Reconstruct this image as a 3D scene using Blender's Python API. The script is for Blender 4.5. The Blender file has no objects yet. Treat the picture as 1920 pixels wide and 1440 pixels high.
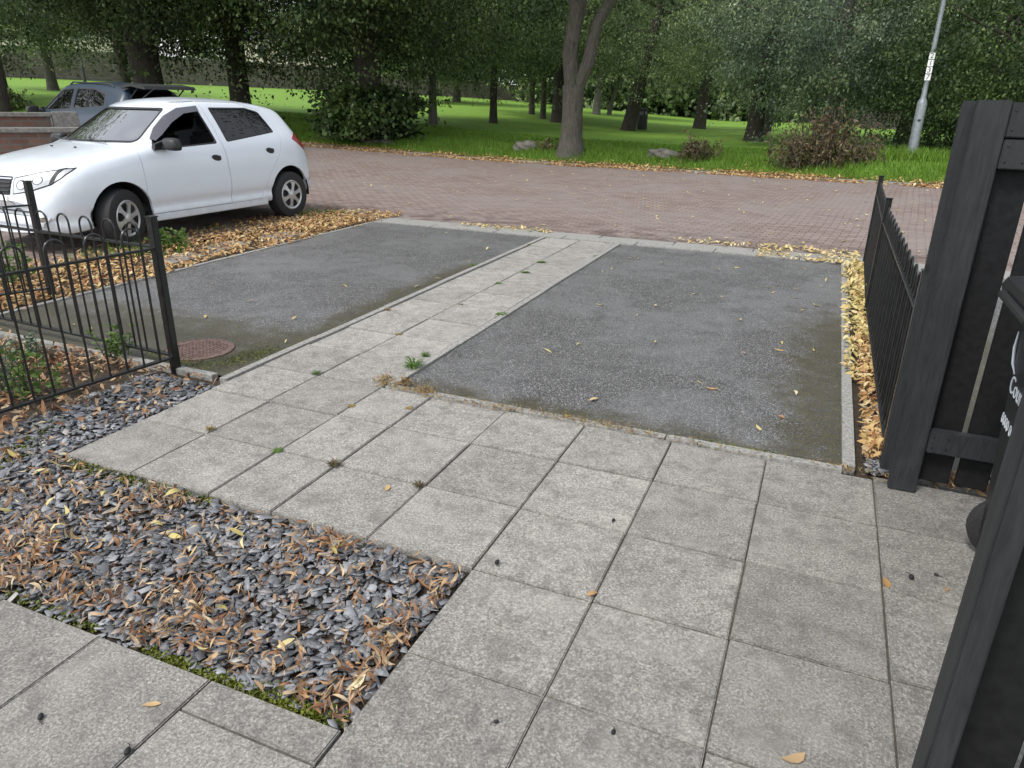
import bpy, bmesh, math, random
import numpy as np
from mathutils import Vector, Matrix
R = math.radians
sc = bpy.context.scene
COL = sc.collection

# ------------------------------------------------------------------ camera
H = 1.57
CM = np.array([[0.92032567, 0.39082207, 0.01608599],
               [-0.15691209, 0.33120831, 0.93041907],
               [-0.3583005, 0.85881265, -0.36614422]])      # right, up, forward
FPX = 1353.887
cam = bpy.data.objects.new('camera', bpy.data.cameras.new('camera'))
COL.objects.link(cam)
mw = Matrix.Identity(4)
for i in range(3):
    mw[i][0] = CM[0][i]; mw[i][1] = CM[1][i]; mw[i][2] = -CM[2][i]
mw[2][3] = H
cam.matrix_world = mw
cam.data.sensor_width = 36; cam.data.lens = FPX / 1920 * 36
cam.data.clip_start = 0.05; cam.data.clip_end = 1500
sc.camera = cam

# ------------------------------------------------------------------ light
SUN_EL, SUN_AZ = 54, 205          # azimuth clockwise from +Y
w = bpy.data.worlds.new('World'); sc.world = w; w.use_nodes = True
nt = w.node_tree; bg = nt.nodes['Background']
sky = nt.nodes.new('ShaderNodeTexSky'); sky.sky_type = 'NISHITA'; sky.sun_disc = False
sky.sun_elevation = R(SUN_EL); sky.sun_rotation = R(SUN_AZ)
sky.air_density = 1.0; sky.dust_density = 1.2; sky.ozone_density = 0.6
hs = nt.nodes.new('ShaderNodeHueSaturation'); hs.inputs['Saturation'].default_value = 0.22; hs.inputs['Value'].default_value = 1.15
tc = nt.nodes.new('ShaderNodeTexCoord'); cn = nt.nodes.new('ShaderNodeTexNoise')
cn.inputs['Scale'].default_value = 2.2; cn.inputs['Detail'].default_value = 5
cr = nt.nodes.new('ShaderNodeValToRGB'); cr.color_ramp.elements[0].position = .35; cr.color_ramp.elements[1].position = .7
cr.color_ramp.elements[0].color = (.8, .83, .88, 1); cr.color_ramp.elements[1].color = (1.3, 1.3, 1.3, 1)
mx = nt.nodes.new('ShaderNodeMix'); mx.data_type = 'RGBA'; mx.blend_type = 'MULTIPLY'; mx.inputs[0].default_value = 1
nt.links.new(tc.outputs['Generated'], cn.inputs['Vector']); nt.links.new(cn.outputs['Fac'], cr.inputs['Fac'])
nt.links.new(sky.outputs[0], hs.inputs['Color']); nt.links.new(hs.outputs[0], mx.inputs[6]); nt.links.new(cr.outputs[0], mx.inputs[7])
nt.links.new(mx.outputs[2], bg.inputs[0]); bg.inputs[1].default_value = 0.15
sl = bpy.data.objects.new('sun', bpy.data.lights.new('sun', 'SUN')); COL.objects.link(sl)
sl.data.energy = 2.0; sl.data.angle = R(11); sl.data.color = (1, .96, .9)
sd = Vector((math.sin(R(SUN_AZ)) * math.cos(R(SUN_EL)), math.cos(R(SUN_AZ)) * math.cos(R(SUN_EL)), math.sin(R(SUN_EL))))
sl.rotation_euler = sd.to_track_quat('Z', 'Y').to_euler()
sc.view_settings.view_transform = 'Standard'; sc.view_settings.look = 'None'
sc.view_settings.exposure = 0.5; sc.view_settings.gamma = 1
sc.cycles.max_bounces = 6; sc.cycles.transparent_max_bounces = 8
sc.cycles.use_denoising = True

# ------------------------------------------------------------------ terrain
def sst(a, b, x):
    t = np.clip((x - a) / (b - a), 0, 1); return t * t * (3 - 2 * t)
def kerb_y(X): return 18.35 - .088 * X
def terr(X, Y):
    X = np.asarray(X, float); Y = np.asarray(Y, float)
    D = np.hypot(X, Y); az = np.degrees(np.arctan2(-X, Y))
    z = .02 * np.clip(-9 - X, 0, 12)
    k = Y - kerb_y(X)
    z = z + .28 * sst(.05, 1.3, k)
    s = np.interp(az, [-30, 8, 27, 55, 70], [-.006, -.004, .020, .042, .045])
    z = z + s * np.clip(D - 21.5, 0, 90) * sst(0, 3, k)
    return z
def ray(x, y): return ((x - 960) / FPX) * CM[0] - ((y - 720) / FPX) * CM[1] + CM[2]
def at(x, y, cap=110):
    """ground point seen in that direction"""
    d = ray(x, y); prev = 1.0; t = 1.0
    while t < 140:
        p = np.array([0, 0, H]) + d * t
        if p[2] < float(terr(p[0], p[1])): break
        t += .1 + t * .002
        if math.hypot(p[0], p[1]) > cap: break
    p = np.array([0, 0, H]) + d * t
    return float(p[0]), float(p[1]), float(terr(p[0], p[1]))
def g0(x, y):
    d = ray(x, y); t = -H / d[2]; return float(d[0] * t), float(d[1] * t)
def zat(x, y, X, Y):
    d = ray(x, y); k = (X * d[0] + Y * d[1]) / (d[0] ** 2 + d[1] ** 2); return float(H + d[2] * k)

# ------------------------------------------------------------------ node helpers
class NT:
    def __init__(s, name):
        s.m = bpy.data.materials.new(name); s.m.use_nodes = True; s.t = s.m.node_tree
        s.b = s.t.nodes['Principled BSDF']; s.out = s.t.nodes['Material Output']
    def n(s, typ, **kw):
        nd = s.t.nodes.new('ShaderNode' + typ)
        for k, v in kw.items():
            if k[0] == 'i' and k[1:].isdigit(): s.put(nd.inputs[int(k[1:])], v)
            elif k in nd.inputs: s.put(nd.inputs[k], v)
            else: setattr(nd, k, v)
        return nd
    def put(s, inp, v):
        if hasattr(v, 'is_output') or isinstance(v, bpy.types.NodeSocket): s.t.links.new(v, inp)
        else:
            if isinstance(v, tuple) and len(v) == 3 and inp.type == 'RGBA': v = v + (1,)
            inp.default_value = v
    def pos(s): 
        return s.n('NewGeometry').outputs['Position']
    def noise(s, scale, detail=4, rough=.55, vec=None, dist=0.):
        nd = s.n('TexNoise', Scale=scale, Detail=detail, Roughness=rough, Distortion=dist)
        s.put(nd.inputs['Vector'], vec if vec is not None else s.pos()); return nd.outputs['Fac']
    def ramp(s, fac, *st):
        nd = s.n('ValToRGB'); s.put(nd.inputs[0], fac); e = nd.color_ramp.elements
        while len(e) < len(st): e.new(.5)
        for el, (p, c) in zip(e, st):
            el.position = p; el.color = (c + (1,)) if isinstance(c, tuple) else (c, c, c, 1)
        return nd.outputs['Color']
    def mix(s, f, a, b, mode='MIX'):
        nd = s.n('Mix'); nd.data_type = 'RGBA'; nd.blend_type = mode
        s.put(nd.inputs[0], f); s.put(nd.inputs[6], a); s.put(nd.inputs[7], b); return nd.outputs[2]
    def math(s, op, a, b=0.5, clamp=False):
        nd = s.n('Math'); nd.operation = op; nd.use_clamp = clamp; s.put(nd.inputs[0], a); s.put(nd.inputs[1], b); return nd.outputs[0]
    def mr(s, v, a, b, c=0., d=1.):
        nd = s.n('MapRange'); nd.interpolation_type = 'SMOOTHSTEP'
        for i, x in enumerate((v, a, b, c, d)): s.put(nd.inputs[i], x)
        return nd.outputs[0]
    def bump(s, h, strength=.3, dist=.01):
        nd = s.n('Bump', Strength=strength, Distance=dist); s.put(nd.inputs['Height'], h)
        s.t.links.new(nd.outputs[0], s.b.inputs['Normal']); return nd
    def set(s, **kw):
        for k, v in kw.items(): s.put(s.b.inputs[k.replace('_', ' ')], v)
        return s.m
    def rnd(s): return s.n('NewGeometry').outputs['Random Per Island']
def V3(c): return tuple(c)
def simple(name, col, rough=.6, metal=0., nscale=0, var=.25, bump=0., bdist=.002, spec=.5):
    t = NT(name)
    if nscale:
        f = t.noise(nscale, 5)
        a = tuple(c * (1 - var) for c in col); b = tuple(min(1, c * (1 + var)) for c in col)
        c = t.ramp(f, (.3, a), (.7, b))
        if bump: t.bump(f, bump, bdist)
    else: c = col
    t.set(Base_Color=c, Roughness=rough, Metallic=metal); t.b.inputs['Specular IOR Level'].default_value = spec
    return t.m
def leafmat(name, cols, trans=.3, rough=.55, spec=.35, clump=False):
    t = NT(name); n = len(cols)
    c = t.ramp(t.rnd(), *[(i / (n - 1), tuple(k)) for i, k in enumerate(cols)])
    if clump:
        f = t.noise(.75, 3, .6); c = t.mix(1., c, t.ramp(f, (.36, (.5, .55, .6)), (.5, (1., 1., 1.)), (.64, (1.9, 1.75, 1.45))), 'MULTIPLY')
    t.set(Base_Color=c, Roughness=rough); t.b.inputs['Specular IOR Level'].default_value = spec
    if trans:
        tr = t.n('BsdfTranslucent'); t.put(tr.inputs[0], t.mix(.5, c, (.25, .35, .04), 'ADD') if trans > .31 else c)
        ms = t.n('MixShader', i0=trans); t.t.links.new(t.b.outputs[0], ms.inputs[1]); t.t.links.new(tr.outputs[0], ms.inputs[2])
        t.t.links.new(ms.outputs[0], t.out.inputs[0])
    return t.m

# ------------------------------------------------------------------ materials
def m_slab():
    t = NT('concrete_slab'); tint = t.n('Attribute', attribute_name='tint').outputs['Fac']
    ov = t.n('VectorMath', operation='ADD'); t.put(ov.inputs[0], t.pos()); t.put(ov.inputs[1], t.n('CombineXYZ', i0=t.math('MULTIPLY', tint, 37.), i1=t.math('MULTIPLY', tint, 91.)).outputs[0]); ov = ov.outputs[0]
    f1 = t.noise(120, 6, .8); f2 = t.noise(9, 6, .75, vec=ov, dist=.3); f3 = t.noise(2.8, 6, .7, vec=ov, dist=.5); f4 = t.noise(260, 3, .7); f5 = t.noise(38, 4, .7, dist=1.)
    c = t.ramp(f1, (.32, (.06, .057, .052)), (.5, (.21, .204, .19)), (.66, (.5, .495, .47)))
    c = t.mix(t.math('MULTIPLY', t.mr(f5, .42, .7), .5), c, t.mix(.65, c, (.38, .37, .345)))
    c = t.mix(t.math('MULTIPLY', t.mr(f2, .42, .68), .55), c, (.09, .087, .081)); c = t.mix(t.math('MULTIPLY', t.mr(f3, .48, .7), .6), c, t.mix(.5, c, (.4, .39, .365)))
    c = t.mix(t.math('MULTIPLY', t.mr(f4, .62, .72), .5), c, (.7, .69, .66)); c = t.mix(t.math('MULTIPLY', t.mr(f4, .36, .28), .6), c, (.05, .048, .045))
    c = t.mix(1., c, t.ramp(tint, (0, (.72, .707, .685)), (1, (1.3, 1.275, 1.235))), 'MULTIPLY')
    # damp green staining in the joints by the gravel and the bays
    t.bump(t.math('ADD', f1, t.math('MULTIPLY', f4, .6)), .45, .004)
    return t.set(Base_Color=c, Roughness=.86)
def m_asphalt():
    t = NT('asphalt'); p = t.pos(); s = t.n('SeparateXYZ', i0=p); X, Y = s.outputs[0], s.outputs[1]
    v = t.n('TexVoronoi', Scale=215.); t.put(v.inputs['Vector'], p)
    vr = t.n('SeparateColor', i0=v.outputs['Color']).outputs[0]
    f1 = t.noise(60, 5, .7); f2 = t.noise(1.1, 4, .6, dist=.6); f3 = t.noise(5, 5, .65)
    c = t.ramp(vr, (0, (.022, .0215, .021)), (.4, (.055, .054, .052)), (.72, (.12, .119, .116)), (.9, (.25, .247, .243)), (1., (.5, .495, .49)))
    c = t.mix(t.mr(f2, .38, .66), c, t.mix(.32, c, (.25, .25, .25)))
    c = t.mix(t.math('MULTIPLY', t.mr(f3, .48, .72), .35), c, (.03, .029, .028))
    # moss where water stands: right edge, near edge, corner by the manhole
    a = t.mr(X, -.5, .3); b = t.mr(Y, 3.75, 3.35)
    right = t.math('MULTIPLY', t.math('GREATER_THAN', X, -2.15), t.math('MAXIMUM', t.math('MULTIPLY', a, t.mr(Y, 7.6, 5.4)), t.math('MULTIPLY', b, .8)))
    la = t.mr(Y, 4.6, 3.5); lb = t.mr(X, -3.65, -3.1)
    left = t.math('MULTIPLY', t.math('LESS_THAN', X, -3.0), t.math('MAXIMUM', la, t.math('MULTIPLY', lb, t.mr(Y, 7.8, 6.0))))
    m = t.math('MAXIMUM', right, left)
    mm = t.mr(t.math('ADD', t.math('MULTIPLY', m, .54), t.math('ADD', t.math('MULTIPLY', f3, .75), t.math('MULTIPLY', f1, .45))), .78, 1.12)
    mc = t.ramp(f1, (.3, (.018, .016, .01)), (.48, (.04, .036, .018)), (.6, (.085, .075, .028)), (.72, (.15, .14, .05)))
    c = t.mix(t.math('MULTIPLY', mm, t.mr(f1, .3, .6, .5, .95)), c, mc)
    t.bump(t.math('ADD', vr, f1), .55, .004)
    return t.set(Base_Color=c, Roughness=t.mr(f2, .3, .7, .62, .42))
def m_road():
    t = NT('brick_paving'); p = t.pos()
    mp = t.n('Mapping'); t.put(mp.inputs['Vector'], p); mp.inputs['Rotation'].default_value = (0, 0, R(5))
    wob = t.n('VectorMath', operation='ADD'); t.put(wob.inputs[0], mp.outputs[0])
    nz = t.n('TexNoise', Scale=.5, Detail=2.); t.put(nz.inputs['Vector'], p)
    sc_ = t.n('VectorMath', operation='SCALE'); t.put(sc_.inputs[0], nz.outputs['Color']); sc_.inputs['Scale'].default_value = .12
    t.put(wob.inputs[1], sc_.outputs[0])
    b = t.n('TexBrick', Scale=1.); t.put(b.inputs['Vector'], wob.outputs[0])
    b.inputs['Brick Width'].default_value = .2; b.inputs['Row Height'].default_value = .1; b.inputs['Mortar Size'].default_value = .0085
    b.inputs['Mortar Smooth'].default_value = .3
    b.inputs['Color1'].default_value = (.175, .122, .103, 1); b.inputs['Color2'].default_value = (.27, .207, .183, 1); b.inputs['Mortar'].default_value = (.055, .042, .036, 1)
    f1 = t.noise(40, 5, .7); f2 = t.noise(.55, 4, .6, dist=.5); f3 = t.noise(3, 5, .6)
    s = t.n('SeparateXYZ', i0=p); Y = s.outputs[1]
    c = t.mix(t.mr(f1, .35, .75), b.outputs['Color'], t.mix(.35, b.outputs['Color'], (.33, .295, .272)))
    c = t.mix(t.math('MULTIPLY', t.mr(f2, .42, .66), .55), c, (.235, .206, .19))
    edge = t.math('MULTIPLY', t.mr(Y, 10.2, 9.1), t.mr(f3, .45, .62))
    c = t.mix(t.math('MULTIPLY', edge, .7), c, (.075, .05, .042))
    t.bump(t.math('ADD', t.math('MULTIPLY', b.outputs['Fac'], -1.), t.math('MULTIPLY', f1, .3)), .6, .006)
    return t.set(Base_Color=c, Roughness=.78)
def m_lawn():
    t = NT('lawn'); f1 = t.noise(28, 5, .7); f2 = t.noise(.22, 4, .6, dist=.6); f3 = t.noise(2.2, 4)
    c = t.ramp(f1, (.3, (.095, .19, .018)), (.55, (.165, .31, .026)), (.8, (.26, .42, .05)))
    c = t.mix(t.mr(f2, .4, .65), c, t.mix(.5, c, (.15, .3, .03)))
    c = t.mix(t.math('MULTIPLY', t.mr(f3, .5, .7), .5), c, (.13, .14, .045))
    t.bump(f1, .8, .03)
    return t.set(Base_Color=c, Roughness=.85)
def m_soil():
    t = NT('soil'); f = t.noise(35, 6, .7); f2 = t.noise(4, 4)
    c = t.ramp(f, (.3, (.018, .013, .009)), (.7, (.075, .052, .034)))
    c = t.mix(t.mr(f2, .5, .7), c, (.045, .04, .02)); t.bump(f, .8, .02)
    return t.set(Base_Color=c, Roughness=.95)
def m_brickwall(name, c1, c2, mort, bw=.225, rh=.075):
    t = NT(name); g = t.n('TexCoord').outputs['Object']
    s = t.n('SeparateXYZ', i0=g); cx = t.n('CombineXYZ', i0=t.math('ADD', s.outputs[0], s.outputs[1]), i1=s.outputs[2])
    b = t.n('TexBrick', Scale=1.); t.put(b.inputs['Vector'], cx.outputs[0])
    b.inputs['Brick Width'].default_value = bw; b.inputs['Row Height'].default_value = rh; b.inputs['Mortar Size'].default_value = .012
    b.inputs['Color1'].default_value = c1 + (1,); b.inputs['Color2'].default_value = c2 + (1,); b.inputs['Mortar'].default_value = mort + (1,)
    f = t.noise(12, 5, .7); f2 = t.noise(1.5, 4, .6)
    c = t.mix(t.mr(f, .35, .75), b.outputs['Color'], t.mix(.4, b.outputs['Color'], (.09, .08, .07)))
    c = t.mix(t.math('MULTIPLY', t.mr(f2, .45, .65), .5), c, (.11, .105, .09))
    t.bump(t.math('ADD', t.math('MULTIPLY', b.outputs['Fac'], -1.), f), .6, .01)
    return t.set(Base_Color=c, Roughness=.9)
def m_bark(name, a, b):
    t = NT(name); mp = t.n('Mapping'); t.put(mp.inputs['Vector'], t.pos()); mp.inputs['Scale'].default_value = (1, 1, .22)
    f = t.noise(24, 6, .7, vec=mp.outputs[0], dist=.5); f2 = t.noise(2.5, 4)
    c = t.ramp(f, (.3, a), (.7, b)); c = t.mix(t.mr(f2, .5, .7), c, t.mix(.4, c, (.05, .07, .025)))
    t.bump(f, .9, .03); return t.set(Base_Color=c, Roughness=.92)
def m_wood():
    t = NT('charcoal_painted_wood'); mp = t.n('Mapping'); t.put(mp.inputs['Vector'], t.n('TexCoord').outputs['Object']); mp.inputs['Scale'].default_value = (1, 1, .1)
    f = t.noise(55, 6, .7, vec=mp.outputs[0], dist=.8); f2 = t.noise(5, 4, .6); f3 = t.noise(16, 3, .5, vec=mp.outputs[0], dist=2.)
    c = t.ramp(f, (.3, (.014, .0148, .0165)), (.7, (.032, .034, .037)))
    c = t.mix(t.math('MULTIPLY', t.mr(f2, .5, .72), .4), c, (.042, .044, .047)); c = t.mix(t.math('MULTIPLY', t.mr(f3, .62, .7), .35), c, (.008, .008, .009))
    v = t.n('TexVoronoi', Scale=7.); mq = t.n('Mapping'); t.put(mq.inputs['Vector'], t.n('TexCoord').outputs['Object']); mq.inputs['Scale'].default_value = (1, 1, .45); t.put(v.inputs['Vector'], mq.outputs[0])
    kn = t.mr(v.outputs['Distance'], .12, .06); c = t.mix(t.math('MULTIPLY', kn, .75), c, (.007, .007, .007))
    t.bump(t.math('SUBTRACT', t.math('ADD', f, f3), t.math('MULTIPLY', kn, .6)), .5, .003); t.b.inputs['Specular IOR Level'].default_value = .35; return t.set(Base_Color=c, Roughness=.62)
def m_paint(name, col, coat=.6, dirt=False):
    t = NT(name); f = t.noise(6, 3); t.set(Base_Color=t.mix(t.math('MULTIPLY', t.mr(f, .4, .8), .10), col, tuple(k * .8 for k in col)), Roughness=.32)
    if dirt:
        z = t.n('SeparateXYZ', i0=t.pos()).outputs[2]; d = t.math('MULTIPLY', t.mr(t.math('ADD', z, t.math('MULTIPLY', t.noise(9, 5, .7), .35)), .62, .3), .45)
        t.put(t.b.inputs['Base Color'], t.mix(d, t.mix(t.math('MULTIPLY', t.mr(f, .4, .8), .10), col, tuple(k * .8 for k in col)), (.3, .28, .25)))
    t.b.inputs['Coat Weight'].default_value = coat; t.b.inputs['Coat Roughness'].default_value = .06; return t.m
def m_glass(name, tint=(.75, .82, .8), refl=.1):
    t = NT(name); tr = t.n('BsdfTransparent', i0=tint); gl = t.n('BsdfGlossy'); gl.inputs['Roughness'].default_value = .02
    fr = t.n('Fresnel', i0=1.55); ms = t.n('MixShader', i0=t.math('ADD', fr.outputs[0], refl, True))
    t.t.links.new(tr.outputs[0], ms.inputs[1]); t.t.links.new(gl.outputs[0], ms.inputs[2]); t.t.links.new(ms.outputs[0], t.out.inputs[0]); return t.m
M = dict(
    slab=m_slab(), asphalt=m_asphalt(), road=m_road(), lawn=m_lawn(), soil=m_soil(),
    kerb=simple('pale_concrete', (.265, .26, .24), .85, 0, 60, .4, .4, .003),
    wood=m_wood(), board=simple('near_black_board', (.0095, .0097, .0105), .6, 0, 40, .35, .3, .002, .25), iron=simple('black_gloss_iron', (.012, .0125, .013), .3, 0, 30, .5, .15, .001),  # boards get a darker tone than the post and rails
    brick=m_brickwall('garden_brick', (.16, .065, .045), (.23, .12, .085), (.16, .14, .12)),
    stonewall=m_brickwall('stone_wall', (.12, .1, .085), (.2, .175, .15), (.09, .08, .07), .5, .2),
    darkwall=m_brickwall('dark_brown_wall', (.05, .038, .035), (.075, .058, .052), (.04, .035, .03), .4, .12),
    coping=simple('coping_stone', (.2, .19, .17), .9, 0, 25, .35, .5, .006),
    bark=m_bark('bark_dark', (.018, .015, .012), (.075, .062, .05)), barkp=m_bark('bark_pale', (.05, .046, .04), (.2, .185, .165)),
    barkm=m_bark('bark_mid', (.034, .031, .026), (.135, .122, .1)),
    joint=simple('joint_sand', (.085, .075, .06), .95, 0, 60, .5, .6, .004), slate=None, white=m_paint('white_paint', (.72, .77, .83), .8, True), grey=m_paint('grey_blue_paint', (.022, .036, .058), .25),
    glass=m_glass('car_glass', (.38, .44, .42), .06), screen=m_glass('windscreen_glass', (.45, .6, .55), .6), rubber=simple('tyre_rubber', (.02, .02, .021), .75, 0, 90, .4, .3, .002),
    trim=simple('black_plastic', (.02, .021, .022), .5, 0, 80, .2), silver=simple('silver_hubcap', (.5, .51, .52), .32, .55, 12, .15),
    dark=simple('dark_interior', (.02, .02, .022), .8, 0, 20, .3), chrome=simple('chrome', (.75, .76, .78), .12, 1.),
    red=m_paint('red_lens', (.35, .012, .015), 1.), lens=m_glass('clear_lens', (.92, .95, .96), .05), smoke=simple('smoked_deflector', (.13, .13, .15), .2, 0),
    galv=simple('galvanised_steel', (.25, .27, .29), .5, .35, 14, .2, .2, .002), plate=simple('white_plate', (.75, .75, .75), .5), ink=simple('black_ink', (.012, .012, .012), .6),
    ironcov=simple('rusty_manhole', (.16, .105, .09), .7, .1, 40, .4, .5, .003), rock=simple('boulder_stone', (.14, .13, .11), .9, 0, 7, .5, .9, .03),
    plas=simple('bin_plastic', (.016, .017, .018), .42, 0, 60, .25, .15, .001), wink=simple('white_print', (.62, .66, .7), .5),
    render=simple('cream_render', (.55, .5, .4), .9, 0, 3, .15), roof=simple('slate_roof', (.1, .1, .11), .8, 0, 6, .3), pane=simple('window_pane', (.05, .06, .07), .15),
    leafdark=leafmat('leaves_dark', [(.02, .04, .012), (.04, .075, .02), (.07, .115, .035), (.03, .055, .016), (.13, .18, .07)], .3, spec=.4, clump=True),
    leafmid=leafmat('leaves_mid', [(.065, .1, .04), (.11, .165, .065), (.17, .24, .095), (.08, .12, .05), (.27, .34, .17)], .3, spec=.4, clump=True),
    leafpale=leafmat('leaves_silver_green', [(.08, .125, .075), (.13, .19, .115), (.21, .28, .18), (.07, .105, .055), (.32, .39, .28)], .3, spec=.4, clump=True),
    leafbrown=leafmat('leaves_brown', [(.05, .032, .016), (.12, .075, .04), (.08, .085, .03), (.2, .14, .085), (.05, .065, .02)], .15),
    leafweed=leafmat('weed_leaves', [(.05, .11, .02), (.1, .18, .04), (.16, .25, .06), (.08, .14, .03)], .3),
    grass=leafmat('grass_blades', [(.08, .17, .015), (.12, .25, .02), (.17, .33, .03), (.24, .34, .07), (.09, .19, .018)], .3),
    dry=leafmat('dry_debris', [(.2, .11, .05), (.36, .25, .13), (.13, .065, .03), (.3, .2, .06), (.17, .18, .04)], .1),
    litter=leafmat('fallen_leaf_orange', [(.34, .16, .06), (.52, .33, .15), (.6, .44, .18), (.38, .2, .08), (.66, .53, .3), (.26, .11, .05), (.46, .3, .12)], .15),
    litterb=leafmat('fallen_leaf_brown', [(.19, .08, .04), (.34, .2, .1), (.5, .35, .2), (.24, .115, .055), (.6, .47, .3), (.12, .055, .03), (.42, .21, .09)], .15),
    littery=leafmat('fallen_leaf_yellow', [(.55, .46, .17), (.66, .57, .28), (.44, .37, .13), (.56, .37, .15), (.7, .63, .4)], .15),
    moss=leafmat('moss', [(.06, .075, .008), (.11, .13, .015), (.17, .2, .02), (.05, .05, .012)], 0),
)
t_ = NT('slate_chips'); _f = t_.noise(30, 4)
_c = t_.ramp(t_.rnd(), (0, (.075, .078, .083)), (.35, (.14, .147, .157)), (.7, (.215, .226, .242)), (.92, (.32, .33, .345)), (.97, (.24, .19, .17)), (1., (.42, .41, .38)))
M['slate'] = t_.set(Base_Color=t_.mix(t_.math('MULTIPLY', t_.mr(_f, .45, .7), .3), _c, (.11, .1, .09)), Roughness=.48)

# ------------------------------------------------------------------ object helpers
def tag(o, label=None, cat=None, group=None, kind=None):
    if label: o['label'] = label
    if cat: o['category'] = cat
    if group: o['group'] = group
    if kind: o['kind'] = kind
    return o
def thing(name, label, cat, loc=(0, 0, 0), rz=0., group=None):
    o = bpy.data.objects.new(name, None); COL.objects.link(o); o.empty_display_size = .1
    o.location = loc; o.rotation_euler = (0, 0, rz); return tag(o, label, cat, group)
def link(name, me, mat=None, parent=None):
    o = bpy.data.objects.new(name, me); COL.objects.link(o)
    if mat and not me.materials: me.materials.append(mat)
    if parent: o.parent = parent
    return o
def smooth(me, ang=35):
    me.polygons.foreach_set('use_smooth', [True] * len(me.polygons)); me.set_sharp_from_angle(angle=R(ang)); return me
class MB:
    def __init__(s): s.v = []; s.f = []
    def add(s, vs, fs):
        n = len(s.v); s.v += [tuple(map(float, v)) for v in vs]; s.f += [tuple(i + n for i in f) for f in fs]; return s
    def box(s, a, b, rot=None, org=None):
        x0, y0, z0 = a; x1, y1, z1 = b
        vs = [(x0, y0, z0), (x1, y0, z0), (x1, y1, z0), (x0, y1, z0), (x0, y0, z1), (x1, y0, z1), (x1, y1, z1), (x0, y1, z1)]
        if rot is not None: vs = [tuple(rot @ (Vector(v) - Vector(org or (0, 0, 0))) + Vector(org or (0, 0, 0))) for v in vs]
        return s.add(vs, [(0, 3, 2, 1), (4, 5, 6, 7), (0, 1, 5, 4), (1, 2, 6, 5), (2, 3, 7, 6), (3, 0, 4, 7)])
    def cbox(s, a, b, c=.004):
        """box with chamfered edges"""
        bm = bmesh.new(); x0, y0, z0 = a; x1, y1, z1 = b
        bmesh.ops.create_cube(bm, size=1)
        for v in bm.verts: v.co = Vector(((x0 + x1) / 2 + v.co.x * (x1 - x0), (y0 + y1) / 2 + v.co.y * (y1 - y0), (z0 + z1) / 2 + v.co.z * (z1 - z0)))
        bmesh.ops.bevel(bm, geom=list(bm.edges), offset=min(c, .45 * min(abs(x1 - x0), abs(y1 - y0), abs(z1 - z0))), segments=2, affect='EDGES')
        bm.verts.index_update(); s.add([v.co for v in bm.verts], [[v.index for v in f.verts] for f in bm.faces]); bm.free(); return s
    def tube(s, pts, rad, n=8, caps=True):
        pts = [Vector(p) for p in pts]; rad = rad if hasattr(rad, '__len__') else [rad] * len(pts)
        up = None; rings = []
        for i, p in enumerate(pts):
            d = (pts[min(i + 1, len(pts) - 1)] - pts[max(i - 1, 0)]).normalized()
            if up is None: up = Vector((0, 0, 1)) if abs(d.z) < .9 else Vector((1, 0, 0))
            a = d.cross(up).normalized(); b = a.cross(d).normalized(); up = b if abs(d.z) < .999 else up
            rings.append([p + (a * math.cos(k * 2 * math.pi / n) + b * math.sin(k * 2 * math.pi / n)) * rad[i] for k in range(n)])
        vs = [v for r in rings for v in r]; fs = []
        for i in range(len(pts) - 1):
            for k in range(n): fs.append((i * n + k, i * n + (k + 1) % n, (i + 1) * n + (k + 1) % n, (i + 1) * n + k))
        if caps: fs += [tuple(range(n))[::-1], tuple(range((len(pts) - 1) * n, len(pts) * n))]
        return s.add(vs, fs)
    def lathe(s, prof, n=24, axis='Z', org=(0, 0, 0)):
        vs = []; fs = []
        for r_, h in prof:
            for k in range(n):
                a = 2 * math.pi * k / n; c, q = r_ * math.cos(a), r_ * math.sin(a)
                p = {'Z': (c, q, h), 'Y': (c, h, q), 'X': (h, c, q)}[axis]
                vs.append((p[0] + org[0], p[1] + org[1], p[2] + org[2]))
        for i in range(len(prof) - 1):
            for k in range(n): fs.append((i * n + k, i * n + (k + 1) % n, (i + 1) * n + (k + 1) % n, (i + 1) * n + k))
        if prof[0][0] > 0: fs.append(tuple(range(n))[::-1])
        if prof[-1][0] > 0: fs.append(tuple(range((len(prof) - 1) * n, len(prof) * n)))
        return s.add(vs, fs)
    def prism(s, outline, a0, a1, axis='Y'):
        n = len(outline); f = {'Y': lambda u, v, h: (u, h, v), 'Z': lambda u, v, h: (u, v, h), 'X': lambda u, v, h: (h, u, v)}[axis]
        return s.add([f(u, v, a0) for u, v in outline] + [f(u, v, a1) for u, v in outline],
                     [tuple(range(n))[::-1], tuple(range(n, 2 * n))] + [(i, (i + 1) % n, n + (i + 1) % n, n + i) for i in range(n)])
    def mesh(s, name, sm=True, ang=35):
        me = bpy.data.meshes.new(name); me.from_pydata(s.v, [], s.f); bm = bmesh.new(); bm.from_mesh(me)
        bmesh.ops.recalc_face_normals(bm, faces=bm.faces); bm.to_mesh(me); bm.free()
        if sm: smooth(me, ang)
        return me
    def build(s, name, mat, parent=None, sm=True, ang=35): return link(name, s.mesh(name, sm, ang), mat, parent)
def npmesh(name, verts, faces):
    """verts (N,3), faces (F,k) arrays"""
    me = bpy.data.meshes.new(name); F, k = faces.shape
    me.vertices.add(len(verts)); me.vertices.foreach_set('co', verts.astype(np.float32).ravel())
    me.loops.add(F * k); me.loops.foreach_set('vertex_index', faces.astype(np.int32).ravel())
    me.polygons.add(F); me.polygons.foreach_set('loop_start', np.arange(0, F * k, k, dtype=np.int32))
    me.update(calc_edges=True); return me
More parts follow.
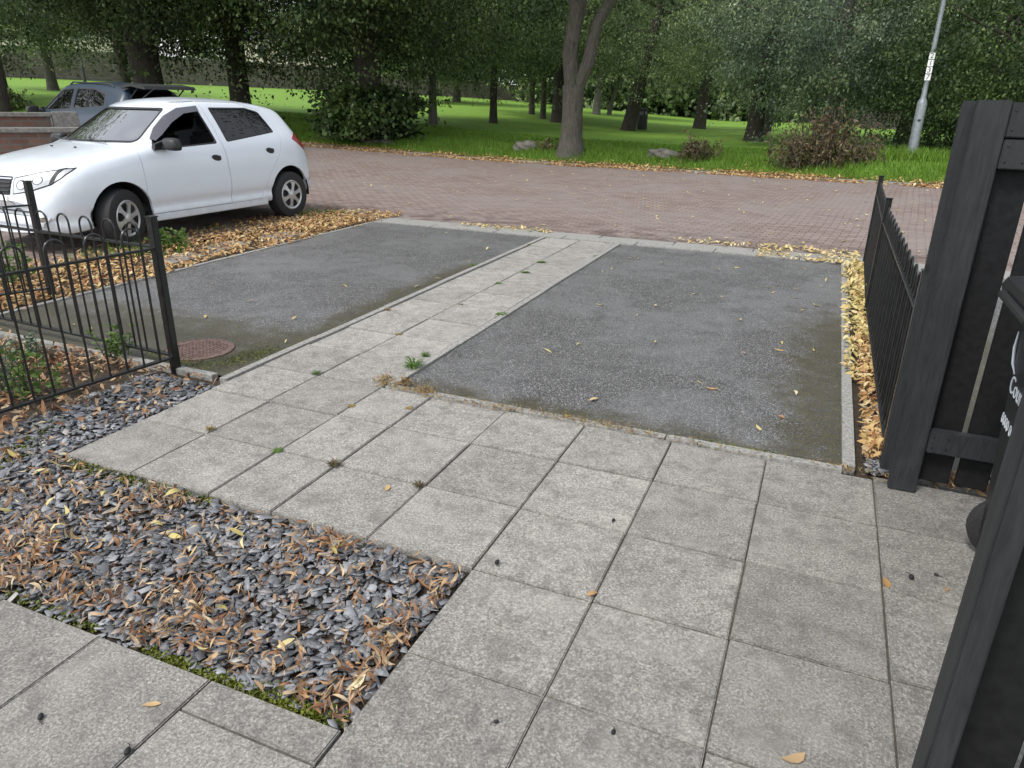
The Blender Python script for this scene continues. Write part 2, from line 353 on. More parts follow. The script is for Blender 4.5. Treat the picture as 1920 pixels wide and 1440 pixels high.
def sheet(name, poly_fn, xs, ys, mat, dz=0.):
    """heightfield grid between xs, ys following the terrain"""
    X, Y = np.meshgrid(xs, ys); Z = terr(X, Y) + dz
    V = np.stack([X, Y, Z], -1).reshape(-1, 3); nx = len(xs); ny = len(ys)
    i, j = np.meshgrid(np.arange(nx - 1), np.arange(ny - 1)); a = (j * nx + i).ravel()
    me = npmesh(name, V, np.stack([a, a + 1, a + nx + 1, a + nx], 1)); smooth(me, 60); return link(name, me, mat)
def text(body, size, mat, parent, mtx, name='lettering', depth=.001, align='CENTER'):
    cu = bpy.data.curves.new(name, 'FONT'); cu.body = body; cu.size = size; cu.extrude = depth; cu.align_x = align; cu.align_y = 'CENTER'
    q = bpy.data.objects.new('t', cu); COL.objects.link(q); me = bpy.data.meshes.new_from_object(q.evaluated_get(bpy.context.evaluated_depsgraph_get())); bpy.data.objects.remove(q)
    me.materials.clear(); o = link(name, me, mat, parent); o.matrix_local = mtx; return o
def boolop(me, cutter, op='DIFFERENCE'):
    """exact boolean; a degenerate result is retried with the cutter nudged"""
    for k in range(6):
        c = cutter.copy(); c.transform(Matrix.Translation((.0011 * k, .0007 * k, .0013 * k))); r = boolop1(me, c, op)
        if (op == 'DIFFERENCE' and len(me.polygons) > 1000 and len(r.polygons) < .8 * len(me.polygons)) or len(r.polygons) == 0: continue
        return r
    return r
def boolop1(me, cutter, op):
    a = bpy.data.objects.new('t', me.copy()); b = bpy.data.objects.new('c', cutter); COL.objects.link(a); COL.objects.link(b)
    m = a.modifiers.new('b', 'BOOLEAN'); m.operation = op; m.solver = 'EXACT'; m.object = b
    dg = bpy.context.evaluated_depsgraph_get(); r = bpy.data.meshes.new_from_object(a.evaluated_get(dg))
    bpy.data.objects.remove(a); bpy.data.objects.remove(b); r.materials.clear(); return r
rng = np.random.default_rng(7); rnd = random.Random(7)

# ------------------------------------------------------------------ setting: ground, lawn, road
xs = np.concatenate([np.arange(-150, -40, 4), np.arange(-40, 20, .8), np.arange(20, 100, 4)])
ys = np.concatenate([np.arange(-25, 0, 3), np.arange(0, 17, .8), np.arange(17, 24, .12), np.arange(24, 45, .8), np.arange(45, 190, 4)])
gnd = sheet('ground', None, xs, ys, M['lawn'], -.045); tag(gnd, 'bright green mown park lawn beyond the road', kind='structure')
# block paved road follows the kerb line; near edge is the concrete channel
def road_sheet():
    xs = np.arange(-45, 30.01, .5); tt = np.linspace(0, 1, 24); V = []
    for t in tt:
        for x in xs:
            y0 = 8.85 if x > -6.9 else -6.
            y = y0 + (kerb_y(x) - y0) * t; V.append((x, y, float(terr(x, y)) if t < 1 else float(terr(x, y - .02))))
    nx = len(xs); i, j = np.meshgrid(np.arange(nx - 1), np.arange(len(tt) - 1)); a = (j * nx + i).ravel()
    V = np.array(V); return link('road', npmesh('road', V, np.stack([a, a + 1, a + nx + 1, a + nx], 1)), M['road'])
tag(road_sheet(), 'reddish brown block paved road', kind='structure')
# the step of the kerb on the park side
mb = MB(); x = -44.
while x < 29:
    x2 = x + .9; y1, y2 = kerb_y(x), kerb_y(x2); z = float(terr(x, y1))
    mb.add([(x, y1, z - .1), (x2 - .006, y2, z - .1), (x2 - .006, y2 + .12, z - .1), (x, y1 + .12, z - .1), (x, y1, z + .035), (x2 - .006, y2, z + .035), (x2 - .006, y2 + .12, z + .035), (x, y1 + .12, z + .035)],
           [(0, 3, 2, 1), (4, 5, 6, 7), (0, 1, 5, 4), (1, 2, 6, 5), (2, 3, 7, 6), (3, 0, 4, 7)]); x = x2
tag(mb.build('kerb', M['kerb'], sm=False), 'low concrete kerb between road and park', kind='structure')
# bare ground below slabs, bays and beds
def flat(name, poly, z, mat, kind='structure', label=None):
    me = bpy.data.meshes.new(name); me.from_pydata([(x, y, z) for x, y in poly], [], [tuple(range(len(poly)))]); o = link(name, me, mat); tag(o, label, kind=kind); return o
flat('soil', [(-6.9, -3), (6, -3), (6, 8.84), (-6.9, 8.84)], -.03, M['soil'], label='bare soil under gravel, leaves and planting')
def rectgrid(name, x0, x1, y0, y1, z, mat, step, amp):
    nx, ny = max(2, int((x1 - x0) / step)), max(2, int((y1 - y0) / step)); X, Y = np.meshgrid(np.linspace(x0, x1, nx), np.linspace(y0, y1, ny))
    Z = z + amp * (np.sin(X * 2.1 + Y * .7) * np.cos(Y * 1.7 - X) + .5 * np.sin(X * 5 + Y * 4))
    i, j = np.meshgrid(np.arange(nx - 1), np.arange(ny - 1)); a = (j * nx + i).ravel()
    me = npmesh(name, np.stack([X, Y, Z], -1).reshape(-1, 3), np.stack([a, a + 1, a + nx + 1, a + nx], 1)); smooth(me, 60); return link(name, me, mat)
tag(rectgrid('asphalt_bay', -2.135, .27, 3.36, 8.40, -.004, M['asphalt'], .15, .0025), 'dark speckled asphalt parking bay right of the slab path', kind='structure')
tag(rectgrid('asphalt_bay', -5.57, -3.13, 3.07, 8.40, -.004, M['asphalt'], .15, .0025), 'paler worn asphalt parking bay left of the slab path', kind='structure')
tag(rectgrid('asphalt_bay', .62, 6, 3.42, 8.40, -.004, M['asphalt'], .3, .0025), 'grey asphalt of the neighbouring bay behind the right fence', kind='structure')
flat('joint_filling', [(-3.1, -2.5), (1.76, -2.5), (1.76, 3.3), (-3.1, 3.3)], -.0290, M['joint'], label='x') if False else None
mb = MB()
def edging(x0, y0, x1, y1, wd, z, L=.9):
    d = Vector((x1 - x0, y1 - y0, 0)); n = max(1, round(d.length / L)); d /= n; q = d.normalized() * .003; s = Vector((-d.y, d.x, 0)).normalized() * wd
    for i in range(n):
        a = Vector((x0, y0, 0)) + d * i + q; b = Vector((x0, y0, 0)) + d * (i + 1) - q; zz = z + rnd.uniform(-.003, .003); j = Vector((rnd.uniform(-.003, .003), rnd.uniform(-.003, .003), 0))
        P = [a + j, b + j, b + j + s, a + j + s]; mb.add([(p.x, p.y, -.08) for p in P] + [(p.x, p.y, zz) for p in P], [(0, 3, 2, 1), (4, 5, 6, 7), (0, 1, 5, 4), (1, 2, 6, 5), (2, 3, 7, 6), (3, 0, 4, 7)])
edging(-2.14, 3.36, -2.14, 8.38, .048, .012); edging(-3.08, 3.0, -3.08, 8.38, .05, .012)
edging(-2.18, 3.308, .27, 3.308, .05, .01); edging(.325, 3.36, .325, 8.38, .055, .014); edging(-5.57, 3.02, -5.57, 8.38, .05, .006)
edging(-5.57, 3.02, -3.2, 3.02, .05, .006); edging(.56, 3.36, 6, 3.36, .05, .012)
tag(mb.build('edging', M['kerb'], sm=False), 'pale flush concrete edging strips around bays and path', kind='structure')
mb = MB()
mb.cbox((-5.62, 8.636, -.1), (-5.225, 8.84, .002), .006); mb.cbox((-6.9, 8.84, -.1), (-5.63, 8.9, -.0), .006); x = -5.62
while x < 6:
    mb.cbox((x, 8.42, -.1), (x + .905, 8.63, .006 + rnd.uniform(-.002, .002)), .006); mb.cbox((x + .4, 8.636, -.1), (x + 1.305, 8.84, .002 + rnd.uniform(-.002, .002)), .006); x += .912
tag(mb.build('kerb_channel', M['kerb'], sm=False), 'flush pale concrete channel between bays and road', kind='structure')

# ------------------------------------------------------------------ slabs
CX = [-3.07, -2.65, -2.20, -1.87, -1.41, -0.96, -0.51, -0.06, 0.40, .85, 1.30, 1.75]
RY = [2.87, 2.41, 1.96]
slabs = []
for i_, (a_, b_, c_, d_) in enumerate(((-3.065, -2.205, 1.965, 8.38), (-2.2, 1.74, 1.965, 3.3), (-.955, 1.74, -.3, 1.96), (-3.2, -.965, -.18, 1.165))): flat('joint_sand', [(a_, c_), (b_, c_), (b_, d_), (a_, d_)], -.011 - .0005 * i_, M['joint'], label='sandy grit filling the joints between the slabs')
def slab(x0, y0, x1, y1): slabs.append((x0, y0, x1, y1))
for i in range(8):
    for a, b in ((2.87, 3.305), (2.41, 2.87), (1.96, 2.41)): slab(CX[i], a, CX[i + 1], b)
for i in (8, 9, 10):
    for a, b in ((2.885, 3.335), (2.43, 2.885), (1.975, 2.43), (1.52, 1.975), (1.07, 1.52), (.62, 1.07), (.17, .62), (-.28, .17)): slab(CX[i], a, CX[i + 1], b)
for i in (5, 6, 7):
    for a, b in ((1.5, 1.96), (1.045, 1.5), (.59, 1.045), (.14, .59), (-.31, .14)): slab(CX[i], a, CX[i + 1], b)
slab(-1.41, 1.05, -.96, 1.17)
for a, b in ((.6, 1.05), (.15, .6), (-.3, .15)): slab(-1.41, a, -.96, b)
for x0, x1 in ((-1.86, -1.41), (-2.31, -1.86), (-2.76, -2.31), (-3.2, -2.76)):
    for a, b in ((.72, 1.17), (.27, .72), (-.18, .27)): slab(x0, a, x1, b)
ry = [3.305] + [3.76 + .452 * k for k in range(11)]; ry[-1] = 8.28; ry.append(8.40)
for a, b in zip(ry[:-1], ry[1:]):
    slab(-3.07, a, -2.645, b); slab(-2.645, a + .0, -2.2 + .005, b)
bm = bmesh.new(); tints = []
for (x0, y0, x1, y1) in slabs:
    gp = rnd.uniform(.002, .0042); z = rnd.uniform(-.004, .004) + (0 if y0 < 3.3 else .002); tx, ty = rnd.uniform(-.005, .005), rnd.uniform(-.005, .005)
    r = bmesh.ops.create_cube(bm, size=1); vs = r['verts']; cx, cy = (x0 + x1) / 2, (y0 + y1) / 2; rz = rnd.uniform(-.004, .004)
    for v in vs:
        px, py = v.co.x * (x1 - x0 - 2 * gp), v.co.y * (y1 - y0 - 2 * gp); qx, qy = px - py * rz, py + px * rz
        v.co = Vector((cx + qx, cy + qy, (z + qx * tx + qy * ty) if v.co.z > 0 else -.05))
    es = [e for e in {e for v in vs for e in v.link_edges} if all(v.co.z > -.04 for v in e.verts)]
    n0 = len(bm.verts); bmesh.ops.bevel(bm, geom=es, offset=.004, segments=2, affect='EDGES')
me = bpy.data.meshes.new('pavement'); bm.to_mesh(me); bm.free()
# one tint per slab, found by position
at_ = me.attributes.new('tint', 'FLOAT', 'FACE'); co = np.array([p.center[:] for p in me.polygons]); tv = np.zeros(len(co)) + .5
for k, (x0, y0, x1, y1) in enumerate(slabs):
    m_ = (co[:, 0] > x0) & (co[:, 0] < x1) & (co[:, 1] > y0) & (co[:, 1] < y1)
    base = .85 if y0 > 3.3 else (.7 if x0 < -.5 and y0 > 1.9 else (.45 if x0 < 0 else .3))
    tv[m_] = np.clip(base + rnd.uniform(-.2, .2), 0, 1)
at_.data.foreach_set('value', tv.astype(np.float32)); tag(link('pavement', me, M['slab']), 'weathered grey concrete paving slabs', kind='structure')

# ------------------------------------------------------------------ loose litter (numpy)
def rotm(n, tilt=.5):
    a = rng.uniform(0, 2 * np.pi, n); t = rng.normal(0, tilt, n); r = rng.normal(0, tilt, n)
    ca, sa = np.cos(a), np.sin(a); ct, st = np.cos(t), np.sin(t); cr_, sr = np.cos(r), np.sin(r); o = np.ones(n); z = np.zeros(n)
    def mk(*r_): return np.stack([np.stack(q, -1) for q in r_], -2)
    Z = mk((ca, -sa, z), (sa, ca, z), (z, z, o)); Xm = mk((o, z, z), (z, ct, -st), (z, st, ct)); Ym = mk((cr_, z, sr), (z, o, z), (-sr, z, cr_))
    return Z @ Xm @ Ym
def leaves(name, P, size, mat, label, curl=1., wide=.38, tilt=.45, cat=None):
    """curled leaf blades, each 2 x 4 strip"""
    n = len(P); L = rng.uniform(.6, 1.3, n) * size; W = L * wide * rng.uniform(.6, 1.2, n); u = np.linspace(-.5, .5, 5); wd = np.array([.08, .85, 1., .7, .06])
    cu = rng.normal(0, .35 * curl, n); bend = rng.normal(0, .25, n); V = np.zeros((n, 5, 3, 3)); fold = rng.uniform(.0, .5, n)
    for j in range(5):
        for k, sgn in enumerate((-1, 0, 1)):
            V[:, j, k, 0] = u[j] * L; V[:, j, k, 1] = sgn * .5 * W * wd[j] + bend * L * (u[j] ** 2) * 1.2
            V[:, j, k, 2] = cu * L * (u[j] ** 2) * 2.2 + abs(sgn) * W * .35 * fold * wd[j]
    V = V.reshape(n, 15, 3) @ np.transpose(rotm(n, tilt), (0, 2, 1)); V[:, :, 2] -= V[:, :, 2].min(1)[:, None]
    V += P[:, None, :]
    f = []
    for j in range(4):
        for k in range(2): f.append((j * 3 + k, j * 3 + k + 1, j * 3 + k + 4, j * 3 + k + 3))
    F = (np.arange(n)[:, None, None] * 15 + np.array(f)[None]).reshape(-1, 4)
    me = npmesh(name, V.reshape(-1, 3), F); smooth(me, 80); o = link(name, me, mat); tag(o, label, cat, kind='stuff'); return o
def scat(n, x0, x1, y0, y1, z0=.0, z1=.02, fn=None):
    x = rng.uniform(x0, x1, n); y = rng.uniform(y0, y1, n); z = rng.uniform(z0, z1, n)
    if fn is not None:
        k = rng.uniform(0, 1, n) < fn(x, y); x, y, z = x[k], y[k], z[k]
    return np.stack([x, y, z + terr(x, y)], 1)
def pn(x, y, s=1., o=0.): return .5 + .25 * (np.sin(x * 3.1 * s + o + 1.3 * np.sin(y * 2.3 * s)) + np.sin(y * 4.3 * s + 2.1 * o + 1.7 * np.sin(x * 2.9 * s + 1)))
# slate chips
def chips(P, smin, smax):
    n = len(P); K = 5; a = np.sort(rng.uniform(0, 2 * np.pi, (n, K)), 1) * .7 + (np.arange(K) / K * 2 * np.pi)[None] * .3 + rng.uniform(0, 6, (n, 1)); s = rng.uniform(smin, smax, n) * rng.choice([.6, 1, 1.25], n, p=[.3, .5, .2])
    r = s[:, None] * rng.uniform(.7, 1.25, (n, K)); asp = rng.uniform(.45, .95, n); th = rng.uniform(.0012, .0032, n)
    V = np.zeros((n, 3 * K, 3)); x = r * np.cos(a); y = r * np.sin(a) * asp[:, None]
    V[:, :K, 0] = x * .9; V[:, :K, 1] = y * .9; V[:, :K, 2] = -th[:, None]; V[:, K:2 * K, 0] = x; V[:, K:2 * K, 1] = y; V[:, K:2 * K, 2] = th[:, None] * .4
    V[:, 2 * K:, 0] = x * .965; V[:, 2 * K:, 1] = y * .965; V[:, 2 * K:, 2] = th[:, None]
    V = V @ np.transpose(rotm(n, .24), (0, 2, 1)) + P[:, None, :]
    i = np.arange(K); j = (i + 1) % K; F = np.concatenate([np.stack([i, j, j + K, i + K], 1), np.stack([i + K, j + K, j + 2 * K, i + 2 * K], 1)])
    F = (np.arange(n)[:, None, None] * 3 * K + F[None]).reshape(-1, 4)
    cap = (np.arange(n)[:, None] * 3 * K + (np.arange(K) + 2 * K)[None])
    me = bpy.data.meshes.new('slate'); V = V.reshape(-1, 3); nq = len(F); nc = len(cap)
    me.vertices.add(len(V)); me.vertices.foreach_set('co', V.astype(np.float32).ravel()); me.loops.add(nq * 4 + nc * K)
    me.loops.foreach_set('vertex_index', np.concatenate([F.ravel(), cap.ravel()]).astype(np.int32)); me.polygons.add(nq + nc)
    me.polygons.foreach_set('loop_start', np.concatenate([np.arange(nq) * 4, nq * 4 + np.arange(nc) * K]).astype(np.int32)); me.update(calc_edges=True); return me
gz = -.028
ing = lambda x, y: np.where(((x > -3.07) & (x < -.975) & (y > 1.185) & (y < 1.945)) | ((x < -3.09) & (x > -3.66) & (y < 2.95) & (y > 1.0)), 1., 0.)
P = scat(24000, -4.2, -.96, .9, 3.0, gz, gz + .022, lambda x, y: np.where((x < -3.62), .0, 1) * ing(x, y) * np.where(pn(x, y, 1.3) > .93, .5, 1))
me = chips(P, .011, .031); tag(link('slate_chippings', me, M['slate']), 'blue grey slate chippings in the bed between the slabs', kind='stuff')
P = scat(1500, .385, .56, 3.38, 4.3, -.02, .0); tag(link('slate_chippings', chips(P, .012, .025), M['slate']), 'slate chippings at the foot of the charcoal gate post', kind='stuff')
# leaves on the gravel
P = scat(15000, -3.6, -.97, 1.19, 1.93, gz + .02, gz + .045, lambda x, y: np.where(x < -3.07, .15, 1) * np.clip(sst(.45, .95, pn(x, y, 2.6, 2)) * .38 + .12 + .45 * sst(1.42, 1.2, y) * sst(.3, .6, pn(x, y, 3., 4)) + .4 * sst(-1.16, -.98, x), 0, .62) * .6)
leaves('fallen_leaves', P, .047, M['litterb'], 'brown curled leaves lying on the slate chippings', 1.8, .2)
P = scat(46, -3.4, -.98, 1.19, 1.93, gz + .03, gz + .05); leaves('fallen_leaves', P, .06, M['littery'], 'yellowing narrow leaves scattered over the slate chippings', 1.2, .3)
P = scat(5200, -5.5, -3.08, 1.0, 3.02, -.02, .03, lambda x, y: np.clip(.25 + .75 * pn(x, y, 1.4, 1), 0, 1) * np.where(x > -3.5, np.where(y > 2.3, .35, .22), 1.))
leaves('fallen_leaves', P, .055, M['litterb'], 'thick brown leaf litter inside the railing corner', 1.2, .34)
P = scat(10500, -7.3, -5.5, 3.0, 9.3, 0., .02, lambda x, y: np.where(x > -5.6 + .06 * np.sin(y * 3), .06, 1.) * np.clip(1.25 * pn(x, y, .8, 3) + .2, 0, 1) * np.where(y > 8.9, sst(9.4, 8.9, y) , 1) * np.where(x < -6.75, sst(-7.3, -6.7, x), 1))
leaves('fallen_leaves', P, .062, M['litter'], 'orange and tan leaf litter beside the white car', .9, .4, .3)
P = scat(2600, -6.6, .6, 8.55, 9.3, .005, .02, lambda x, y: np.clip(sst(.42, .8, pn(x, y, .8, 5)), 0, 1) * np.exp(-((y - 8.87 + .12 * np.sin(x * 1.3)) / .11) ** 2))
leaves('fallen_leaves', P, .06, M['littery'], 'yellow leaves gathered along the concrete channel', .7, .4, .25)
P = scat(900, -.6, .45, 8.35, 9.2, .005, .02, lambda x, y: np.clip(pn(x, y, 2, 5) * .8, 0, 1)); leaves('fallen_leaves', P, .065, M['littery'], 'yellow leaves piled at the road end of the right fence', .7, .4, .25)
P = scat(3300, .37, .56, 3.5, 8.4, -.01, .035, lambda x, y: np.clip(.35 + .8 * pn(x, y, 1.5, 1), 0, 1)); k = P[:, 1] > 5.6
leaves('fallen_leaves', P[~k], .062, M['litter'], 'orange leaves packed between edging and right fence, near half', 1.1, .38)
leaves('fallen_leaves', np.concatenate([P[k], scat(650, .28, .5, 4.6, 8.3, .0, .04)]), .062, M['littery'], 'pale yellow leaves packed between edging and right fence, far half', 1.1, .38)
x = rng.uniform(-26, 9, 24000); y = kerb_y(x) - .03 + rng.normal(0, .19, 24000) - .12 * np.abs(rng.normal(0, 1, 24000)) * (pn(x, x * .1, 1.2) > .6); k = rng.uniform(0, 1, 24000) < np.clip(pn(x, y * .2, .5, 4) + .1, .15, 1); x, y = x[k], y[k]
P = np.stack([x, y, terr(x, y) + np.where(y > kerb_y(x), .05, .004)], 1)
leaves('fallen_leaves', P, .085, M['litter'], 'orange leaf line along the kerb of the park', .8, .45, .35)
P = scat(420, -14, 5, 9.0, 18.3, .004, .006); leaves('fallen_leaves', P, .07, M['littery'], 'single pale leaves strewn over the brick road', .6, .4, .15)
P = scat(95, -2.1, .25, 3.4, 8.3, .002, .004, lambda x, y: .3 + .7 * sst(-1.4, .2, x)); P = np.concatenate([P, scat(20, -5.5, -3.2, 3.2, 8.3, .002, .004)])
leaves('fallen_leaves', P, .062, M['littery'], 'single yellow leaves lying on the asphalt bays', .8, .32, .15)
P = scat(500, .62, 1.4, 3.34, 3.46, .0, .03); leaves('fallen_leaves', P, .06, M['litterb'], 'brown leaves behind the foot of the slatted screen', 1.2, .34)
# dry debris swept against the near edging of the right bay
P = scat(5200, -2.24, .5, 3.22, 3.44, .004, .02, lambda x, y: np.exp(-((y - 3.315 - .015 * np.sin(x * 5)) / .032) ** 2) * np.clip(np.where(x < -.35, pn(x, 0 * y, 1.7, 1) + .15, .10 + .5 * sst(.1, .3, x)), 0, 1))
leaves('dry_debris', P, .03, M['dry'], 'dry brown stalks and moss along the near edging', 1.4, .16, .5)
def spots(pts, n, s, zz=.004):
    out = []
    for (x, y) in pts: out.append(np.stack([rng.normal(x, s, n), rng.normal(y, s, n), rng.uniform(zz, zz + .02, n)], 1))
    return np.concatenate(out)
P = spots([g0(722, 716), g0(760, 722), g0(800, 738)], 70, .03); leaves('dry_debris', P, .04, M['dry'], 'tangle of dry stalks at the corner of path and right bay', 1.4, .14, .6)
# moss along joints and gravel edges
def moss(name, segs, n, s, label):
    Ps = []
    for (x0, y0, x1, y1, wd, k) in segs:
        t = rng.uniform(0, 1, k); Ps.append(np.stack([x0 + (x1 - x0) * t + rng.normal(0, wd, k), y0 + (y1 - y0) * t + rng.normal(0, wd, k), rng.uniform(n[0], n[1], k)], 1))
    leaves(name, np.concatenate(Ps), s, M['moss'], label, 1.5, .7, .7)
moss('moss', [(-3.0, 1.94, -2.55, 1.93, .02, 900), (-2.5, 1.93, -2.15, 1.93, .02, 600), (-1.7, 1.19, -1.05, 1.185, .012, 1500), (-1.25, 1.2, -1.0, 1.2, .02, 700), (-2.4, 1.2, -1.9, 1.19, .01, 250), (-3.5, 2.2, -3.2, 1.7, .04, 500)], (-.025, -.008), .012, 'green moss along the edges of the slate bed')
moss('moss', [(-.42, 3.34, .0, 3.36, .02, 500), (-1.2, 3.33, -.5, 3.34, .012, 350), (-3.35, 3.15, -3.2, 3.6, .06, 700), (-3.9, 3.2, -3.4, 3.12, .04, 500), (.36, .62, .44, .6, .02, 600)], (-.002, .006), .01, 'green moss on damp asphalt corners')

# ------------------------------------------------------------------ weeds in joints
def weed_mesh(seed, n, L, wd, up):
    r = np.random.default_rng(seed); V = []; F = []
    for i in range(n):
        a = r.uniform(0, 6.28); l = L * r.uniform(.5, 1.1); e = up * r.uniform(.3, 1.1); d = np.array([math.cos(a), math.sin(a)]); s = np.array([-d[1], d[0]]) * wd * r.uniform(.6, 1.2); b = r.normal(0, L * .12, 2)
        pts = [(0., 0.), (.45, e * .7), (.8, e * .8), (1., e * .5)]; n0 = len(V)
        for (u, h), ww in zip(pts, (.5, 1., .8, .05)):
            for sg in (-1, 1): V.append((b[0] + d[0] * u * l + s[0] * ww * sg, b[1] + d[1] * u * l + s[1] * ww * sg, h * l))
        F += [(n0 + 2 * k, n0 + 2 * k + 1, n0 + 2 * k + 3, n0 + 2 * k + 2) for k in range(3)]
    return npmesh('weed', np.array(V), np.array(F))
WM = [weed_mesh(1, 46, .10, .006, .9), weed_mesh(2, 60, .05, .003, .9), weed_mesh(3, 36, .045, .007, .3)]
weeds = [(775, 690, 0, 1.1, 'leafweed', 'largest green weed tuft beside the right bay corner of the path'), (797, 668, 1, 1., 'leafweed', 'small upright weed just beyond the largest path tuft'),
    (940, 590, 2, 1.7, 'leafweed', 'flat green weed on the right edge of the path, halfway'), (1120, 482, 2, 1.6, 'leafweed', 'flat weed near the road end on the path right edge'),
    (520, 846, 2, 1.0, 'leafweed', 'small dark green weed in the slab joint nearest the gravel corner'), (593, 702, 1, .9, 'leafweed', 'thin weed at the slab joint where the path begins'),
    (660, 762, 2, .8, 'dry', 'yellowed weed in the joint left of the debris corner'), (767, 766, 2, .8, 'dry', 'brown weed in the joint below the debris corner'),
    (627, 873, 1, 1.0, 'leafbrown', 'reddish dry tuft at the slab crossing above the gravel'), (395, 806, 1, .8, 'dry', 'tan dry tuft in the leftmost slab crossing'),
    (748, 627, 2, .9, 'dry', 'withered weed in the path middle joint, nearer'), (863, 572, 2, .9, 'leafbrown', 'brown weed in the path middle joint, halfway'),
    (935, 532, 2, 1.2, 'leafweed', 'green weed in the path middle joint, farther'), (985, 511, 2, 1.5, 'leafweed', 'broad weed mat in the path middle joint'),
    (1015, 492, 2, 1.6, 'leafweed', 'farthest weed in the path middle joint'), (987, 460, 2, 1.5, 'leafweed', 'weed at the road end of the path left edge'),
    (888, 500, 1, 1.3, 'leafweed', 'grassy weed on the left edging of the path'), (728, 582, 1, .8, 'dry', 'dry tuft on the left side of the path'),
    (785, 912, 1, .8, 'leafbrown', 'dark dry tuft at the slab crossing above the gravel tip')]
for (px, py, k, s, m_, lb) in weeds:
    x, y = g0(px, py); me = WM[k].copy(); me.materials.append(M[m_]); o = link('weed', me); o.location = (x, y, .0); s *= .78; o.scale = (s, s, s); o.rotation_euler[2] = rnd.uniform(0, 6); tag(o, lb, 'weed', 'weeds growing in the paving joints')
# plants in the fenced bed and by the car
def shoots(name, loc, n, h, spread, mat, label, leafs=14, ls=.03, cat='plant', group=None):
    r = np.random.default_rng(int(abs(loc[0] * 100))); root = thing(name, label, cat, loc, 0, group); st = MB(); V = []; F = []
    for i in range(n):
        a = r.uniform(0, 6.28); b = r.normal(0, spread * .35, 2); tip = np.array([b[0] + math.cos(a) * spread * r.uniform(.1, .7), b[1] + math.sin(a) * spread * r.uniform(.1, .7), h * r.uniform(.5, 1.1)])
        p0 = np.array([b[0], b[1], 0]); st.tube([p0, (p0 + tip) / 2 + np.array([0, 0, h * .08]), tip], [.003 * (1 + h), .002 * (1 + h), .001], 4)
        for k in range(leafs):
            t = r.uniform(.15, 1); c = p0 + (tip - p0) * t; d = r.normal(0, 1, 3); d[2] = abs(d[2]) * .3; d /= np.linalg.norm(d); s = np.cross(d, r.normal(0, 1, 3)); s /= np.linalg.norm(s); L = ls * r.uniform(.6, 1.3); n0 = len(V)
            V += [c, c + d * L * .5 + s * L * .28, c + d * L, c + d * L * .5 - s * L * .28]; F.append((n0, n0 + 1, n0 + 2, n0 + 3))
    st.build('stem', M['barkm'], root); link('foliage', npmesh('foliage', np.array(V), np.array(F)), M[mat], root); return root
for (px, py, n, h, sp, m_, lb, ls) in [(45, 745, 16, .30, .17, 'leafweed', 'bushy green weed at the left edge behind the near railing', .035), (215, 672, 14, .24, .12, 'leafweed', 'feathery green weed behind the railing near its corner post', .03), (62, 672, 10, .18, .10, 'leafpale', 'grey green weed behind the near railing, middle of the bed', .03),
        (325, 462, 16, .22, .2, 'leafweed', 'grassy weed beside the front wheel of the white car', .05), (20, 530, 14, .35, .25, 'leafweed', 'green weed growing beyond the left railing', .045), (12, 738, 10, .3, .12, 'leafpale', 'pale weed cut by the left picture edge', .035)]:
    x, y = g0(px, py); shoots('weed_plant', (x, y, -.02), n, h, sp, m_, lb, 22, ls)
# seed pods
def pod(px, py, s, lb):
    s *= .75
    x, y = g0(px, py); mb = MB(); n = 10
    mb.lathe([(0, -.013 * s), (.006 * s, -.011 * s), (.009 * s, -.004 * s), (.0085 * s, .004 * s), (.005 * s, .011 * s), (0, .013 * s)], 10, 'X')
    mb.tube([(.011 * s, 0, 0), (.022 * s, .004 * s, .001), (.03 * s, .012 * s, -.003)], .0012, 5)
    o = mb.build('seed_pod', M['ink']); o.location = (x, y, .008 * s); o.rotation_euler = (0, 0, rnd.uniform(0, 6)); tag(o, lb, 'seed pod', 'dark seed pods dropped on the slabs')
for a in [(932, 1057, 1.2, 'black pod on the slab right of the gravel tip'), (1150, 977, .9, 'black pod on the slab in the middle of the paving'), (77, 1347, 1.1, 'black pod on the lower left slab nearest the picture edge'),
          (240, 1412, 1.2, 'black pod on the joint in the lower left corner'), (1708, 1085, 1.3, 'dark pod with a stalk beside an orange leaf on the right slabs'), (1755, 1080, .9, 'small dark pod nearest the gate panel'), (930, 1355, .8, 'tiny dark pod low in the paving middle'), (1150, 1375, .9, 'flattened dark pod low in the paving, right of middle')]: pod(*a)
P = np.array([[*g0(x, y), .002] for x, y in [(285, 1322), (727, 916), (1110, 1115), (1662, 1095), (1775, 1107), (1490, 1425), (1465, 782), (1335, 730)]])
leaves('fallen_leaves', P, .062, M['litter'], 'single orange leaves lying on the slabs', .6, .42, .1)
P = scat(260, -1.0, .8, .6, 3.2, .001, .002); leaves('dry_debris', P, .012, M['dry'], 'tiny twigs and specks over the slabs', .8, .12, .1)
# manhole cover
mc = thing('manhole_cover', 'round rusty brown manhole cover in the left bay', 'manhole cover', (*g0(372, 655), -.002))
MB().lathe([(.225, -.004), (.225, .006), (.212, .007), (.212, .004), (.0, .004)], 40).build('frame', M['ironcov'], mc)
mb = MB()
for i in range(-6, 7):
    for j in range(-6, 7):
        if (i * i + j * j) * .0009 < .033: mb.cbox((i * .03 - .011, j * .03 - .011, .003), (i * .03 + .011, j * .03 + .011, .0075), .002)
mb.build('tread_plate', M['ironcov'], mc)

